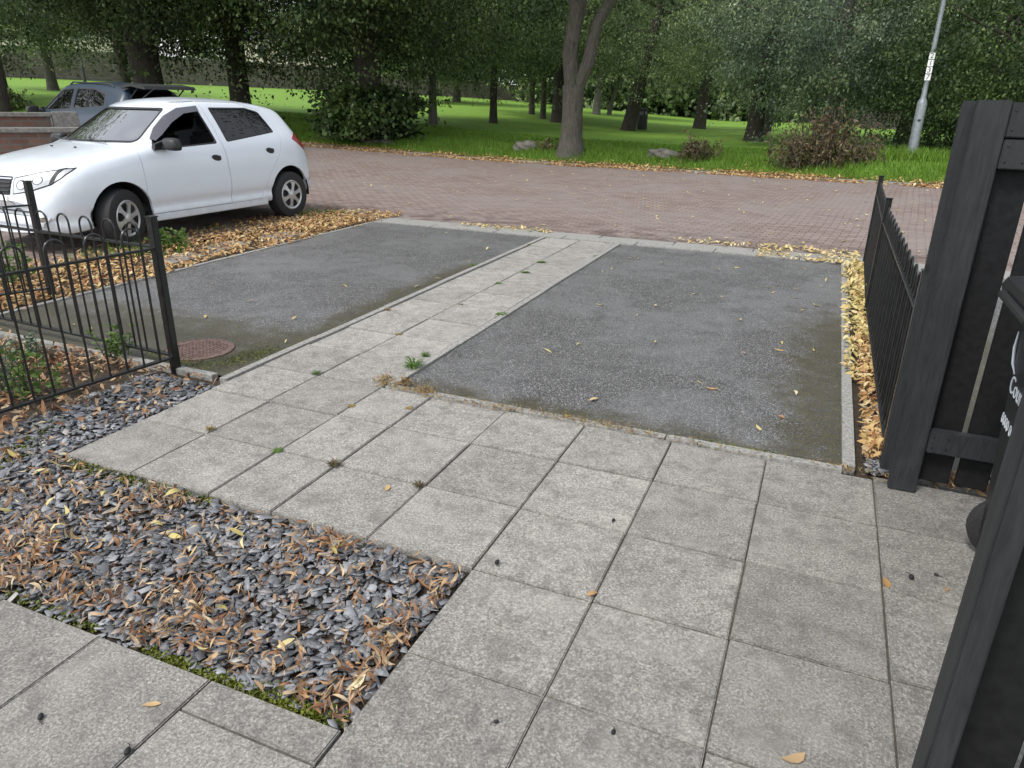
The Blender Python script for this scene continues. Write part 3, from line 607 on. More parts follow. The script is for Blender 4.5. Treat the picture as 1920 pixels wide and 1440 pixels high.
# ------------------------------------------------------------------ railings
def post(parent, p, h, b=None, name='post', s=.03):
    mb = MB().cbox((p[0] - s, p[1] - s, -.05), (p[0] + s, p[1] + s, h), .003); mb.cbox((p[0] - s - .004, p[1] - s - .004, h), (p[0] + s + .004, p[1] + s + .004, h + .008), .002)
    return mb.build(name, M['iron'], parent)
def railing(label, p0, p1, posts, h=.9, pitch=.104, rail=.74, low=.075, group='black bow topped railings'):
    p0 = Vector((*p0, 0)); p1 = Vector((*p1, 0)); L = (p1 - p0).length; root = thing('railing', label, 'railing', p0, 0, group); d = (p1 - p0).normalized(); q = Vector((-d.y, d.x, 0))
    rot = Matrix((d, q, (0, 0, 1))).transposed()
    mb = MB(); mb.box((.0, -.016, rail - .006), (L, .016, rail + .006), rot); mb.build('top_rail', M['iron'], root)
    mb = MB(); mb.box((.0, -.016, low - .006), (L, .016, low + .006), rot); mb.build('bottom_rail', M['iron'], root)
    n = int((L - .08) / pitch); n -= n % 2; off = (L - (n - 1) * pitch) / 2; k = 0; mb = MB()
    while k < n - 1:
        a = off + k * pitch; r = pitch / 2; top = h - .03 - r; pts = [(a, 0, low)] + [(a, 0, top)]
        pts += [(a + r - r * math.cos(t), 0, top + r * math.sin(t)) for t in np.linspace(.25, math.pi - .25, 7)] + [(a + pitch, 0, top), (a + pitch, 0, low)]
        mb = MB().tube([rot @ Vector(p) for p in pts], .0062, 7); mb.build('hoop_bar', M['iron'], root); k += 2
    for (t, s) in posts: post(root, tuple(d * (t * L))[:2], h + .015, s=s)
    return root
railing('black railing nearest the camera, running left from the corner post', (-3.51, 3.04), (-3.76, 1.1), [(0, .023), (1, .023)])
railing('black railing along the near end of the left bay', (-3.55, 3.06), (-5.95, 3.17), [(1, .023)], rail=.74)
railing('black railing farthest left, along the side of the left bay', (-5.73, 3.87), (-5.97, 3.25), [(0, .023)])
railing('black railing beside the right bay, near section', (.455, 3.5), (.452, 6.3), [(0, .022), (1, .022)], pitch=.1)
railing('black railing beside the right bay, far section by the road', (.452, 6.34), (.49, 8.36), [(1, .022)], pitch=.1)

# ------------------------------------------------------------------ charcoal timber screens and bin
def screen(label, x, y, zt, L, pw, front, boards, batten=True, name='timber_screen'):
    """post at the left end, boards behind, rails in front"""
    root = thing(name, label, 'screen', (x, y, 0)); W = M['wood']
    MB().cbox((0, 0, .0), (pw, front, zt), .004).build('post', W, root)
    if batten: MB().cbox((-.036, front + .03, .05), (.05, front + .07, zt - .003), .004).build('end_batten', W, root)
    MB().cbox((pw + .003, .012, zt - .125), (L, front, zt - .006), .004).build('top_rail', W, root)
    MB().cbox((pw + .003, .0, zt - .235), (L, front, zt - .132), .004).build('top_rail', W, root)
    MB().cbox((pw + .003, .0, .2), (L, front, .3), .004).build('bottom_rail', W, root)
    for zz in (zt - .1, zt - .035, zt - .21, zt - .155, .225, .275):
        for xx in (pw + .02, pw + .075): MB().lathe([(0, -.0025), (.0035, -.002), (.0045, .001)], 10, 'Y', (xx, .0125 if zz > zt - .13 else 0., zz)).build('screw', M['iron'], root)
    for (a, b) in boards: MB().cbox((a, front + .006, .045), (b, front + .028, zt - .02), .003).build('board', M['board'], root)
    return root
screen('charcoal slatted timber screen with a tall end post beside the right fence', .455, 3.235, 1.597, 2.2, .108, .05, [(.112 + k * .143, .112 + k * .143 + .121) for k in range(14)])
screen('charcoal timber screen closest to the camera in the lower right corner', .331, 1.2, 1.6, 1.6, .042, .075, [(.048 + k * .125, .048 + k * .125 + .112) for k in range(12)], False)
def wheelie_bin():
    root = thing('wheelie_bin', 'black wheelie bin with white lettering behind the near charcoal screen', 'bin', (.64, 2.30, 0))
    def ring(z, x0, x1, y0, y1, r=.03): 
        pts = []
        for cx, cy, a0 in ((x1 - r, y1 - r, 0), (x0 + r, y1 - r, 90), (x0 + r, y0 + r, 180), (x1 - r, y0 + r, 270)):
            for k in range(5): a = R(a0 + k * 22.5); pts.append((cx + r * math.cos(a), cy + r * math.sin(a), z))
        return pts
    prof = [(.02, .09, .48, .05, .53), (.1, .085, .5, .045, .535), (.9, .045, .6, .0, .58), (.93, .03, .612, -.012, .592), (.985, .03, .612, -.012, .592), (.99, .03, .6, .0, .58)]
    vs = []; n = 20
    for p in prof: vs += ring(*p)
    fs = [tuple(range(n))[::-1], tuple(range((len(prof) - 1) * n, len(prof) * n))] + [(i * n + k, i * n + (k + 1) % n, (i + 1) * n + (k + 1) % n, (i + 1) * n + k) for i in range(len(prof) - 1) for k in range(n)]
    MB().add(vs, fs).build('body', M['plas'], root)
    lid = [(.993, -.035, .63, -.03, .61), (1.012, -.04, .635, -.035, .615), (1.04, -.03, .62, -.02, .6), (1.075, .06, .5, .07, .5)]; vs = []
    for p in lid: vs += ring(*p, .04)
    fs = [tuple(range(n))[::-1], tuple(range((len(lid) - 1) * n, len(lid) * n))] + [(i * n + k, i * n + (k + 1) % n, (i + 1) * n + (k + 1) % n, (i + 1) * n + k) for i in range(len(lid) - 1) for k in range(n)]
    MB().add(vs, fs).build('lid', M['plas'], root)
    MB().tube([(-.05, .1, 1.0), (-.05, .48, 1.0)], .014, 10).build('handle', M['plas'], root)
    for y in (.02, .53):
        wh = MB().lathe([(.0, -.024), (.105, -.024), (.122, -.016), (.122, .016), (.105, .024), (0, .024)], 28, 'Y', (.165, y, .122)).build('wheel', M['rubber'], root)
    mt = Matrix(((0, 0, -1, .054), (-1, 0, 0, .53), (0, 1, 0, .685), (0, 0, 0, 1)))
    text('Council', .085, M['wink'], root, mt, align='LEFT')
    mt = Matrix(((0, 0, -1, .062), (-1, 0, 0, .55), (0, 1, 0, .55), (0, 0, 0, 1))); text('0000 000 000', .055, M['wink'], root, mt, align='LEFT')
    MB().tube([(.043, .56, .86), (.046, .57, .8), (.049, .55, .75), (.051, .5, .725)], [.002, .005, .005, .002], 6).build('swoosh_mark', M['wink'], root)
wheelie_bin()

# ------------------------------------------------------------------ cars
def cr_spline(x, xp, fp):
    """monotone-ish cubic through tables"""
    xp = np.array(xp, float); fp = np.array(fp, float); d = np.gradient(fp, xp); dl = np.diff(fp) / np.diff(xp)
    for i in range(1, len(xp) - 1):
        d[i] = 0 if dl[i - 1] * dl[i] <= 0 else 2 * dl[i - 1] * dl[i] / (dl[i - 1] + dl[i])
    d[0], d[-1] = dl[0], dl[-1]; i = np.clip(np.searchsorted(xp, x) - 1, 0, len(xp) - 2); h = xp[i + 1] - xp[i]; t = (x - xp[i]) / h
    return (2 * t ** 3 - 3 * t ** 2 + 1) * fp[i] + (t ** 3 - 2 * t ** 2 + t) * h * d[i] + (-2 * t ** 3 + 3 * t ** 2) * fp[i + 1] + (t ** 3 - t ** 2) * h * d[i + 1]
def car_surface(T, off=0.):
    S = np.unique(np.concatenate([np.linspace(0, .3, 14), np.linspace(.3, 1.05, 14), np.linspace(1.05, 1.95, 22), np.linspace(1.95, 3.4, 22), np.linspace(3.4, T['L'], 24)]))
    f = lambda k: cr_spline(S, *T[k])
    zt, wt, cd, zb, wb, wm, zl = (f(k) for k in ('zt', 'wt', 'cd', 'zb', 'wb', 'wm', 'zl')); rings = []
    for i, s in enumerate(S):
        zm = .62 if zb[i] > .72 else zb[i] * .85
        pts = [(0, zt[i]), (wt[i] * .55, zt[i] - cd[i] * .22), (wt[i] * .86, zt[i] - cd[i] * .62), (wt[i], zt[i] - cd[i]), (wt[i] * .5 + wb[i] * .5 + .012, (zt[i] - cd[i]) * .5 + zb[i] * .5), (wb[i], zb[i]), (wb[i] * .25 + wm[i] * .75, zb[i] - .3 * (zb[i] - zm)), (wm[i], zm), (wm[i] - .005, zm - .15), (wm[i] - .034, zl[i] + .15), (wm[i] - .016, zl[i] + .07), (wm[i] - .03, zl[i] + .02), (wm[i] - .06, zl[i]), (wm[i] - .3, zl[i] - .01), (0, zl[i] - .01)]
        P = np.array(pts); t = np.linspace(0, len(P) - 1, 3 * (len(P) - 1) + 1); Q = np.stack([np.interp(t, range(len(P)), P[:, k]) for k in (0, 1)], 1)
        for _ in range(1): Q[1:-1] = Q[1:-1] * .5 + .25 * (Q[2:] + Q[:-2])
        Q[0, 0] = 0; Q[-1, 0] = 0; rings.append(Q)
    n = len(rings[0]); V = []; L = T['L']
    for i, s in enumerate(S):
        Q = rings[i]
        for k, sg in [(k, 1) for k in range(n)] + [(k, -1) for k in range(n - 2, 0, -1)]:
            y, z = Q[k]; u = y / .86; x = s
            x += .24 * u ** 2 * max(0, 1 - s / .55) ** 1.2; x -= .13 * u ** 2 * max(0, (s - (L - .5)) / .5)
            x += (.10 * (y / .6) ** 2 if z > .95 else 0) * float(sst(1.0, 1.15, s) * (1 - sst(1.7, 2.1, s))) * float(sst(.95, 1.1, z)) 
            V.append((x, y * sg, z))
    m = 2 * n - 2; F = [(i * m + k, i * m + (k + 1) % m, (i + 1) * m + (k + 1) % m, (i + 1) * m + k) for i in range(len(S) - 1) for k in range(m)]
    for base in (0, (len(S) - 1) * m):
        for k in range(n - 1):
            a, b = base + k, base + k + 1; c, d = base + (m - k) % m, base + (m - k - 1) % m; q = [a, b, d, c]; q = list(dict.fromkeys(q)); F.append(tuple(q if base else q[::-1]))
    me = bpy.data.meshes.new('s'); me.from_pydata(V, [], F); bm = bmesh.new(); bm.from_mesh(me); bmesh.ops.remove_doubles(bm, verts=bm.verts, dist=1e-5); bmesh.ops.recalc_face_normals(bm, faces=bm.faces); bm.normal_update()
    if off:
        for v, nn in [(v, v.normal.copy()) for v in bm.verts]: v.co += nn * off
    bm.to_mesh(me); bm.free(); return me
def shell(T, o1, o2):
    """hollow shell between two offsets of the body surface"""
    a = bmesh.new(); a.from_mesh(car_surface(T, o1)); b = car_surface(T, o2); b.flip_normals(); a.from_mesh(b); me = bpy.data.meshes.new('shell'); a.to_mesh(me); a.free(); return me
def rounded(out, r=.03, k=3):
    P = [Vector(p) for p in out]; res = []
    for i, p in enumerate(P):
        a = (P[i - 1] - p); b = (P[(i + 1) % len(P)] - p); ra = min(r, a.length * .45, b.length * .45); s = p + a.normalized() * ra; e = p + b.normalized() * ra
        for j in range(k + 1): t = j / k; res.append(tuple(s * (1 - t) ** 2 + p * 2 * t * (1 - t) + e * t ** 2))
    return res
def grow(out, d):
    P = [Vector(p) for p in out]; n = len(P); A = sum(P[i].x * P[(i + 1) % n].y - P[(i + 1) % n].x * P[i].y for i in range(n)); sg = 1 if A > 0 else -1; r = []
    for i in range(n):
        a = (P[i] - P[i - 1]).normalized(); b = (P[(i + 1) % n] - P[i]).normalized(); na = Vector((a.y, -a.x)) * sg; nb = Vector((b.y, -b.x)) * sg; m = (na + nb)
        m = m / max(.4, m.length_squared / 2) if m.length > 1e-6 else na; r.append(tuple(P[i] + m * d))
    return r
WTF = Matrix.Identity(4)
def side(out, y0=.3, y1=1.2, sg=1): return MB().prism(out, sg * y0, sg * y1, 'Y').mesh('c', False)
def front(out, x0, x1): return MB().prism(out, x0, x1, 'X').mesh('c', False)
SAND = dict(L=4.06,
    zt=([0, .03, .08, .15, .35, .7, 1.0, 1.1, 1.16, 1.5, 1.82, 2.05, 2.4, 2.8, 3.2, 3.5, 3.6, 3.72, 3.86, 3.95, 4.02, 4.06], [.56, .66, .76, .835, .91, .985, 1.035, 1.055, 1.085, 1.29, 1.465, 1.515, 1.535, 1.53, 1.5, 1.455, 1.42, 1.29, 1.08, 1.0, .86, .62]),
    wt=([0, .1, .3, .7, 1.05, 1.16, 1.5, 1.82, 2.2, 3.2, 3.55, 3.8, 3.95, 4.06], [.4, .52, .6, .66, .66, .64, .59, .55, .555, .54, .53, .58, .58, .5]),
    cd=([0, .1, .4, 1.05, 1.2, 1.85, 2.2, 3.4, 3.7, 4.06], [.03, .03, .04, .05, .045, .055, .06, .06, .05, .03]),
    zb=([0, .1, .3, .7, 1.1, 1.3, 2.3, 3.2, 3.6, 3.85, 4.0, 4.06], [.49, .66, .8, .9, .965, .985, 1.02, 1.06, 1.08, 1.0, .8, .56]),
    wb=([0, .1, .3, .7, 1.1, 1.5, 3.3, 3.7, 3.95, 4.06], [.5, .62, .73, .79, .805, .81, .80, .77, .70, .6]),
    wm=([0, .08, .25, .5, .85, 1.4, 3.2, 3.6, 3.9, 4.0, 4.06], [.58, .7, .79, .84, .865, .86, .865, .86, .81, .76, .68]),
    zl=([0, .2, .6, 1.2, 2.8, 3.4, 4.06], [.24, .21, .24, .245, .25, .27, .34]))
def wheel(parent, x, y, steer, sg, r=.307, hub=True):
    wz = bpy.data.objects.new('wheel', None); COL.objects.link(wz); wz.parent = parent; wz.location = (x, y, r); wz.rotation_euler = (0, 0, steer); o = sg
    ty = MB().lathe([(.19, -.085), (.2, -.095), (.27, -.098), (.298, -.085), (r, -.062), (r, .062), (.298, .085), (.27, .098), (.2, .095), (.19, .085), (.19, -.085)], 48, 'Y').build('tyre', M['rubber'], wz)
    mb = MB(); mb.lathe([(.196, o * .06), (.196, o * .09), (.184, o * .096), (.166, o * .088), (.166, o * .07)], 40, 'Y')
    mb.lathe([(.058, o * .07), (.056, o * .098), (.04, o * .106), (0, o * .108)], 24, 'Y')
    for k in range(6):
        a = k * math.pi / 3 + .3; c, s = math.cos(a), math.sin(a)
        def P(rr, t, h): return (c * rr - s * t, o * h, s * rr + c * t)
        mb.add([P(.045, -.03, .094), P(.1, -.02, .1), P(.14, -.026, .1), (P(.172, -.052, .086)), P(.172, .052, .086), P(.14, .026, .1), P(.1, .02, .1), P(.045, .03, .094)] + [P(.045, -.03, .06), P(.1, -.02, .07), P(.14, -.026, .07), P(.172, -.052, .07), P(.172, .052, .07), P(.14, .026, .07), P(.1, .02, .07), P(.045, .03, .06)],
               [tuple(range(8)), tuple(range(15, 7, -1))] + [(i, (i + 1) % 8, 8 + (i + 1) % 8, 8 + i) for i in range(8)])
    mb.build('hubcap', M['silver'], wz, True, 30); MB().lathe([(.19, o * .05), (.19, o * .055), (0, o * .056)], 32, 'Y').build('brake_plate', M['dark'], wz); return wz
def build_car(name, label, loc, rz, T, paint, win, detail=True, steer=0.):
    root = thing(name, label, 'car', loc, rz); ax = T.get('ax', (.86, 3.42)); L = T['L']
    base = shell(T, 0, -.03)
    for x in ax:
        for sg in (1, -1): base = boolop(base, MB().lathe([(.365, sg * .42), (.365, sg * 1.2)], 40, 'Y', (x, 0, .33)).mesh('c', False))
    fw, rw = win['front'], win['rear']
    for out in (fw, rw):
        for sg in (1, -1): base = boolop(base, side(rounded(out), sg=sg))
    scr = T.get('scr', [(-.63, 1.06), (.63, 1.06), (.50, 1.42), (-.50, 1.42)]); rsc = [(-.52, 1.1), (.52, 1.1), (.44, 1.38), (-.44, 1.38)]
    base = boolop(base, front(rounded(scr, .05), .8, 2.1)); base = boolop(base, front(rounded(rsc, .05), 3.3, 4.6))
    # headlamp, grille and fog lamp openings
    if detail:
        gr = rounded([(-.285, .6), (.285, .6), (.28, .775), (-.28, .775)], .02); lg = rounded([(-.42, .3), (.42, .3), (.5, .47), (-.5, .47)], .03)
    if detail:
        fd = [(1.12, .31), (1.17, .62), (1.16, 1.0), (1.34, 1.13), (1.62, 1.33), (1.9, 1.475), (2.28, 1.49), (2.34, 1.02), (2.37, .6), (2.36, .31)]
        rd = [(2.37, .31), (2.38, .6), (2.35, 1.02), (2.29, 1.49), (2.9, 1.48), (3.26, 1.38), (3.35, 1.05), (3.26, .84), (3.05, .62), (2.92, .4), (2.86, .31)]
        for nm, dd in (('front', fd), ('rear', rd)):
            for sg in (-1, 1):
                door = boolop(base, side(grow(dd, -.0025), .4, 1.1, sg), 'INTERSECT'); dr = link('door', smooth(door, 40), paint, root); base = boolop(base, side(grow(dd, .003) if nm == 'front' else grow(dd, .0005), .4, 1.1, sg))
                hx, hz = ((2.2, .86) if nm == 'front' else (3.10, .90)); yy = .846 * sg
                MB().lathe([(0, -.012), (.03, -.011), (.036, 0), (.034, .008), (0, .012)], 20, 'Y').build('handle_recess', M['trim'], dr).matrix_local = Matrix.Translation((hx, yy, hz)) @ Matrix.Rotation(R(12), 4, 'Y') @ Matrix.Diagonal((2.1, 1, 1., 1))
                MB().cbox((hx - .07, min(yy, yy + sg * .026), hz + .004), (hx + .055, max(yy, yy + sg * .026), hz + .026), .008).build('handle', M['trim'], dr)
        hd = rounded([(.10, -.44), (.10, .44), (.42, .70), (1.02, .735), (1.05, .735), (1.05, -.735), (1.02, -.735), (.42, -.70)], .04)
        hood = boolop(base, MB().prism(grow(hd, -.002), .74, 1.3, 'Z').mesh('c', False), 'INTERSECT'); link('bonnet', smooth(hood, 40), paint, root); base = boolop(base, MB().prism(grow(hd, .002), .74, 1.3, 'Z').mesh('c', False))
    link('body', smooth(base, 40), paint, root)
    # glass
    gs = shell(T, -.010, -.014); ts = shell(T, -.002, -.016)
    def pane(cut, nm, mat, src=gs): link(nm, smooth(boolop(src, cut, 'INTERSECT'), 40), mat, root)
    for i, out in enumerate((fw, rw)):
        for sg in (1, -1):
            if i == 0 and sg == -1 and detail:      # driver's window is wound down: only the deflector shows
                df = [(1.48, 1.08), (1.44, 1.1), (1.56, 1.21), (1.75, 1.335), (1.95, 1.42), (2.23, 1.445), (2.22, 1.385), (2.0, 1.36), (1.8, 1.265), (1.6, 1.14)]
                pane(side(df, sg=-1), 'wind_deflector', M['smoke'], shell(T, .01, .006))
            else: pane(side(rounded(grow(out, .002)), sg=sg), 'side_window', M['glass'])
            if True:
                rim = boolop(side(rounded(grow(out, .003)), sg=sg), side(rounded(grow(out, -.018)), .2, 1.3, sg)); pane(rim, 'window_rim', M['trim'], ts)
    pane(front(rounded(grow(scr, .002), .05), .8, 2.1), 'windscreen', M['screen']); rim = boolop(front(rounded(grow(scr, .002), .05), .8, 2.1), front(rounded(grow(scr, -.02), .05), .7, 2.2)); pane(rim, 'windscreen_rim', M['trim'], ts)
    pane(front(rounded(grow(rsc, .002), .05), 3.3, 4.6), 'rear_window', M['glass'])
    # inside
    inn = MB(); inn.cbox((1.0, -.74, .3), (3.9, .74, .42), .03); inn.cbox((1.08, -.7, .75), (1.5, .7, .97), .05)
    inn.build('cabin_lining', M['dark'], root)
    for y in (-.36, .36):
        s = MB(); s.cbox((1.95, y - .24, .42), (2.45, y + .24, .6), .06); rot = Matrix.Rotation(R(12), 3, 'Y'); s.cbox((2.42, y - .23, .55), (2.55, y + .23, 1.13), .05); s.cbox((2.47, y - .13, 1.16), (2.56, y + .13, 1.36), .04); s.build('seat', M['dark'], root)
    s = MB(); s.cbox((3.0, -.62, .42), (3.35, .62, .62), .05); s.cbox((3.3, -.62, .6), (3.42, .62, 1.1), .05); s.build('rear_seat', M['dark'], root)
    st = MB(); st.tube([(1.62 + .05 * math.cos(a), .36 + .18 * math.sin(a), .98 + .17 * math.cos(a)) for a in np.linspace(0, 2 * math.pi, 25)], .014, 8); st.tube([(1.45, .36, .9), (1.62, .36, .98)], .03, 8); st.build('steering_wheel', M['trim'], root)
    MB().cbox((.35, -.52, .2), (3.9, .52, .3), .03).build('underbody', M['dark'], root)
    # wheels and liners
    for i, x in enumerate(ax):
        for sg in (1, -1):
            a = np.linspace(-.15, math.pi + .15, 20); mb = MB(); vs = [(x + .375 * math.cos(t), sg * y, .33 + .375 * math.sin(t)) for y in (.5, .83) for t in a]; n = len(a)
            vs += [(x, sg * .5, .33)]; mb.add(vs, [(k, k + 1, n + k + 1, n + k) for k in range(n - 1)] + [(k, k + 1, 2 * n) for k in range(n - 1)]); mb.build('wheel_arch_liner', M['dark'], root)
            wheel(root, x, sg * .765, steer if i == 0 else 0, sg)
    # mirrors
    for sg in (1, -1):
        mb = MB(); bm = bmesh.new(); bmesh.ops.create_uvsphere(bm, u_segments=20, v_segments=12, radius=1)
        q_ = lambda c: math.copysign(abs(c) ** .6, c)
        vs = [(1.50 + q_(v.co.x) * .085 * (1 if v.co.x < 0 else .4), sg * (.975 + q_(v.co.y) * .11 - .02 * v.co.z), 1.05 + q_(v.co.z) * .068) for v in bm.verts]; mb.add(vs, [[v.index for v in f.verts] for f in bm.faces]); bm.free()
        mb.prism([(1.36, .985), (1.38, 1.05), (1.56, 1.1), (1.57, 1.0)], sg * .78, sg * .83, 'Y'); mb.cbox((1.45, min(sg * .8, sg * .9), .99), (1.55, max(sg * .8, sg * .9), 1.035), .012)
        mr_ = mb.build('door_mirror', M['trim'], root)
    if detail:
        for sg in (1, -1):
            fm = lambda pts: front([(sg * u, v) for u, v in pts], -.2, .75)
            disc = lambda cy, cz, r_: [(cy + r_ * math.cos(a), cz + r_ * .95 * math.sin(a)) for a in np.linspace(0, 2 * math.pi, 18)[:-1]]
            pane(fm(rounded([(.315, .605), (.30, .765), (.46, .80), (.62, .84), (.75, .862), (.75, .83), (.72, .76), (.66, .70), (.5, .635)], .012)), 'headlight_surround', M['trim'], shell(T, .002, -.006))
            pane(fm(rounded([(.325, .615), (.31, .757), (.46, .79), (.62, .83), (.738, .85), (.738, .828), (.71, .766), (.65, .71), (.5, .648)], .012)), 'headlight', M['silver'], shell(T, .004, -.002)); hl_ = root.children[-1] if False else None
            for (cy, cz, r_) in ((.40, .70, .05), (.55, .745, .043)):
                pane(boolop(fm(disc(cy, cz, r_)), fm(disc(cy, cz, r_ * .86))), 'reflector_ring', M['smoke'], shell(T, .006, .001)); pane(fm(disc(cy, cz, r_ * .8)), 'reflector', M['chrome'], shell(T, .0055, .001))
            pane(fm([(.64, .70), (.67, .715), (.69, .86), (.655, .85)]), 'lamp_divider', M['trim'], shell(T, .006, .001))
            pane(fm([(.47, .64), (.485, .645), (.485, .80), (.47, .795)]), 'lamp_divider', M['silver'], shell(T, .006, .001))
            # rear lamp
            tl = [(3.56, 1.03), (3.66, 1.10), (3.99, 1.08), (4.08, .83), (3.98, .74), (3.86, .84)]; pane(side(rounded(tl, .02), .45, 1.0, sg), 'tail_light', M['red'], shell(T, .004, -.005))
            MB().lathe([(.05, -.01), (.05, .004), (.04, .01), (0, .012)], 20, 'X').build('fog_lamp', M['chrome'], root).matrix_local = Matrix.Translation((.105, sg * .6, .39)) @ Matrix.Rotation(R(180 + sg * -28), 4, 'Z')
        pane(front(gr, -.3, .4), 'grille', M['dark'], shell(T, .003, -.003)); pane(front(lg, -.3, .4), 'lower_grille', M['dark'], shell(T, .003, -.003))
        for z in (.635, .675, .715, .75): pane(front([(-.275, z), (.275, z), (.275, z + .013), (-.275, z + .013)], -.3, .4), 'grille_bar', M['trim'] if z < .74 else M['chrome'], shell(T, .012, -.001))
        for z in (.34, .385, .43): pane(front([(-.43, z), (.43, z), (.43, z + .012), (-.43, z + .012)], -.3, .4), 'grille_bar', M['trim'], shell(T, .010, -.001))
        pane(front(rounded([(-.07, .672), (.07, .672), (.06, .72), (-.06, .72)], .01), -.3, .4), 'badge', M['chrome'], shell(T, .02, .002))
        pane(front([(-.26, .485), (.26, .485), (.26, .59), (-.26, .59)], -.3, .4), 'number_plate', M['plate'], shell(T, .01, .002))
        MB().tube([(2.0, .03, 1.52), (2.2, .03, 1.64)], [.006, .002], 6).build('aerial', M['trim'], root)
        for y0 in (-.5, .1): MB().tube([(1.1, y0 + .1, 1.07), (1.12, y0 + .3, 1.075), (1.16, y0 - .25 + .7, 1.095)], .009, 6).build('wiper', M['trim'], root)
        for y0 in (-.2, .2): MB().cbox((.86, y0 - .012, 1.012), (.885, y0 + .012, 1.024), .003).build('washer_jet', M['trim'], root)
        MB().lathe([(0, -.004), (.014, -.004), (.014, .004), (0, .004)], 12, 'Y', (1.0, .86, .86)).build('side_repeater', M['lens'], root)
        for sg in (1, -1): MB().cbox((1.2, sg * .835 - .012, .23), (2.98, sg * .835 + .012, .3), .01).build('sill', paint, root)
    return root
win = dict(front=[(1.35, .985), (1.55, 1.18), (1.74, 1.315), (1.95, 1.405), (2.22, 1.43), (2.28, 1.02)], rear=[(2.43, 1.03), (2.39, 1.425), (3.0, 1.42), (3.2, 1.37), (3.29, 1.12)])
car = build_car('parked_car', 'white five door hatchback parked on the left beside leaf litter', (-7.814, 4.86, 0), R(90 - 3.3), SAND, M['white'], win, True, R(17))
car.scale = (1, -1, 1) if False else (1, 1, 1)
GREY = {k: (v if k == 'L' else ([a for a in v[0]], [b for b in v[1]])) for k, v in SAND.items()}
GREY['zt'] = (SAND['zt'][0], [b * 1.0 for b in SAND['zt'][1]])
gx, gy, gz_ = -15.5, 11.0, float(terr(-15.5, 11.0))
gcar = build_car('parked_car', 'dark blue grey car with its tailgate open, behind the white car', (gx, gy, gz_), R(-4), GREY, M['grey'], dict(front=[(1.42, 1.04), (1.68, 1.26), (1.9, 1.39), (2.3, 1.42), (2.33, 1.07)], rear=[(2.40, 1.075), (2.37, 1.42), (2.9, 1.41), (3.2, 1.33), (3.28, 1.13)]), False)
gcar.scale = (1, 1, 1.07)
tg = MB(); rot = Matrix.Rotation(R(-4), 3, 'Y'); tg.prism([(3.52, 1.47), (3.8, 1.5), (4.15, 1.46), (4.19, 1.41), (4.12, 1.41), (3.8, 1.455), (3.54, 1.42)], -.55, .55, 'Y'); tg.build('tailgate', M['trim'], gcar)
for y in (-.5, .5): MB().tube([(3.6, y, 1.2), (3.95, y, 1.45)], .012, 6).build('gas_strut', M['trim'], gcar)
for y in (-.5, .5): MB().tube([(2.05, y, 1.47), (2.15, y, 1.515), (3.2, y, 1.49), (3.3, y, 1.44)], .014, 6).build('roof_bar', M['trim'], gcar)

# ------------------------------------------------------------------ garden walls on the left
def gwall(label, p0, p1, h, th=.22, pier=True, mat='brick', name='garden_wall', cat='wall', cop=.06, z0=None):
    p0 = Vector((*p0, 0)); p1 = Vector((*p1, 0)); d = p1 - p0; L = d.length; root = thing(name, label, cat, (p0.x, p0.y, float(terr(p0.x, p0.y)) if z0 is None else z0), math.atan2(d.y, d.x))
    MB().box((0, 0, -1), (L, th, h - cop)).build('wall', M[mat], root, False); MB().cbox((-.02, -.04, h - cop), (L + .02, th + .04, h), .012).build('coping', M['coping'], root)
    if pier: MB().cbox((L + .025, -.05, -.3), (L + .36, th + .05, h + .01), .01).build('pier', M['coping'], root)
    return root

# ------------------------------------------------------------------ street furniture
lx, ly, lz = at(1707, 300)
lp = thing('lamp_post', 'grey steel lamp post with white number plates at the park edge', 'lamp post', (lx, ly, lz)); k_ = math.hypot(lx, ly) / 21.
MB().lathe([(.112 * k_, -.1), (.112 * k_, 1.28 * k_), (.1 * k_, 1.34 * k_), (.06 * k_, 1.42 * k_), (.052 * k_, 1.8 * k_), (.058 * k_, 1.85 * k_), (.058 * k_, 1.9 * k_)], 20).build('base', M['galv'], lp)
MB().lathe([(.056 * k_, 1.9 * k_), (.05 * k_, 4.), (.04 * k_, 8.)], 16).build('column', M['galv'], lp)
MB().tube([(0, 0, 8), (.3, -.4, 8.2), (.5, -.9, 8.25)], .03, 8).build('arm', M['galv'], lp); MB().cbox((.35, -1.5, 8.2), (.65, -.9, 8.3), .03).build('lantern', M['galv'], lp)
MB().lathe([(.066, 1.86 * k_), (.066, 1.9 * k_)], 16).build('strap', M['trim'], lp)
MB().cbox((-.035, -.124 * k_, .95), (.035, -.108 * k_, 1.0), .005).build('lock', M['trim'], lp)
ang = math.atan2(-lx, ly)
for i, ch in enumerate('2137'):
    z = (2.36 - i * .155) * k_ * .985; fx, fy = math.sin(ang) * 0 - lx / math.hypot(lx, ly), -ly / math.hypot(lx, ly); r0 = .066 * k_
    rt = Vector((-fy, fx, 0)); mt = Matrix(((rt.x, 0, fx, fx * r0), (rt.y, 0, fy, fy * r0), (0, 1, 0, z), (0, 0, 0, 1)))
    pl = MB().cbox((-.065, -.073, -.004), (.065, .073, 0), .002).build('number_plate', M['plate'], lp); pl.matrix_local = mt
    text(ch, .17, M['ink'], pl, Matrix.Translation((0, 0, .002)), 'numeral')
bx, by, bz = at(1203, 243); s = math.hypot(bx, by) / 46 
lb = thing('litter_bin', 'black litter bin with a pale slot on the lawn beside a leaning trunk', 'litter bin', (bx, by, bz))
MB().lathe([(.24, 0), (.25, .05), (.25, .68), (.24, .7)], 20).build('body', M['trim'], lb); MB().lathe([(.27, .84), (.27, .9), (.2, .98), (0, 1.0)], 20).build('hood', M['trim'], lb)
mb = MB()
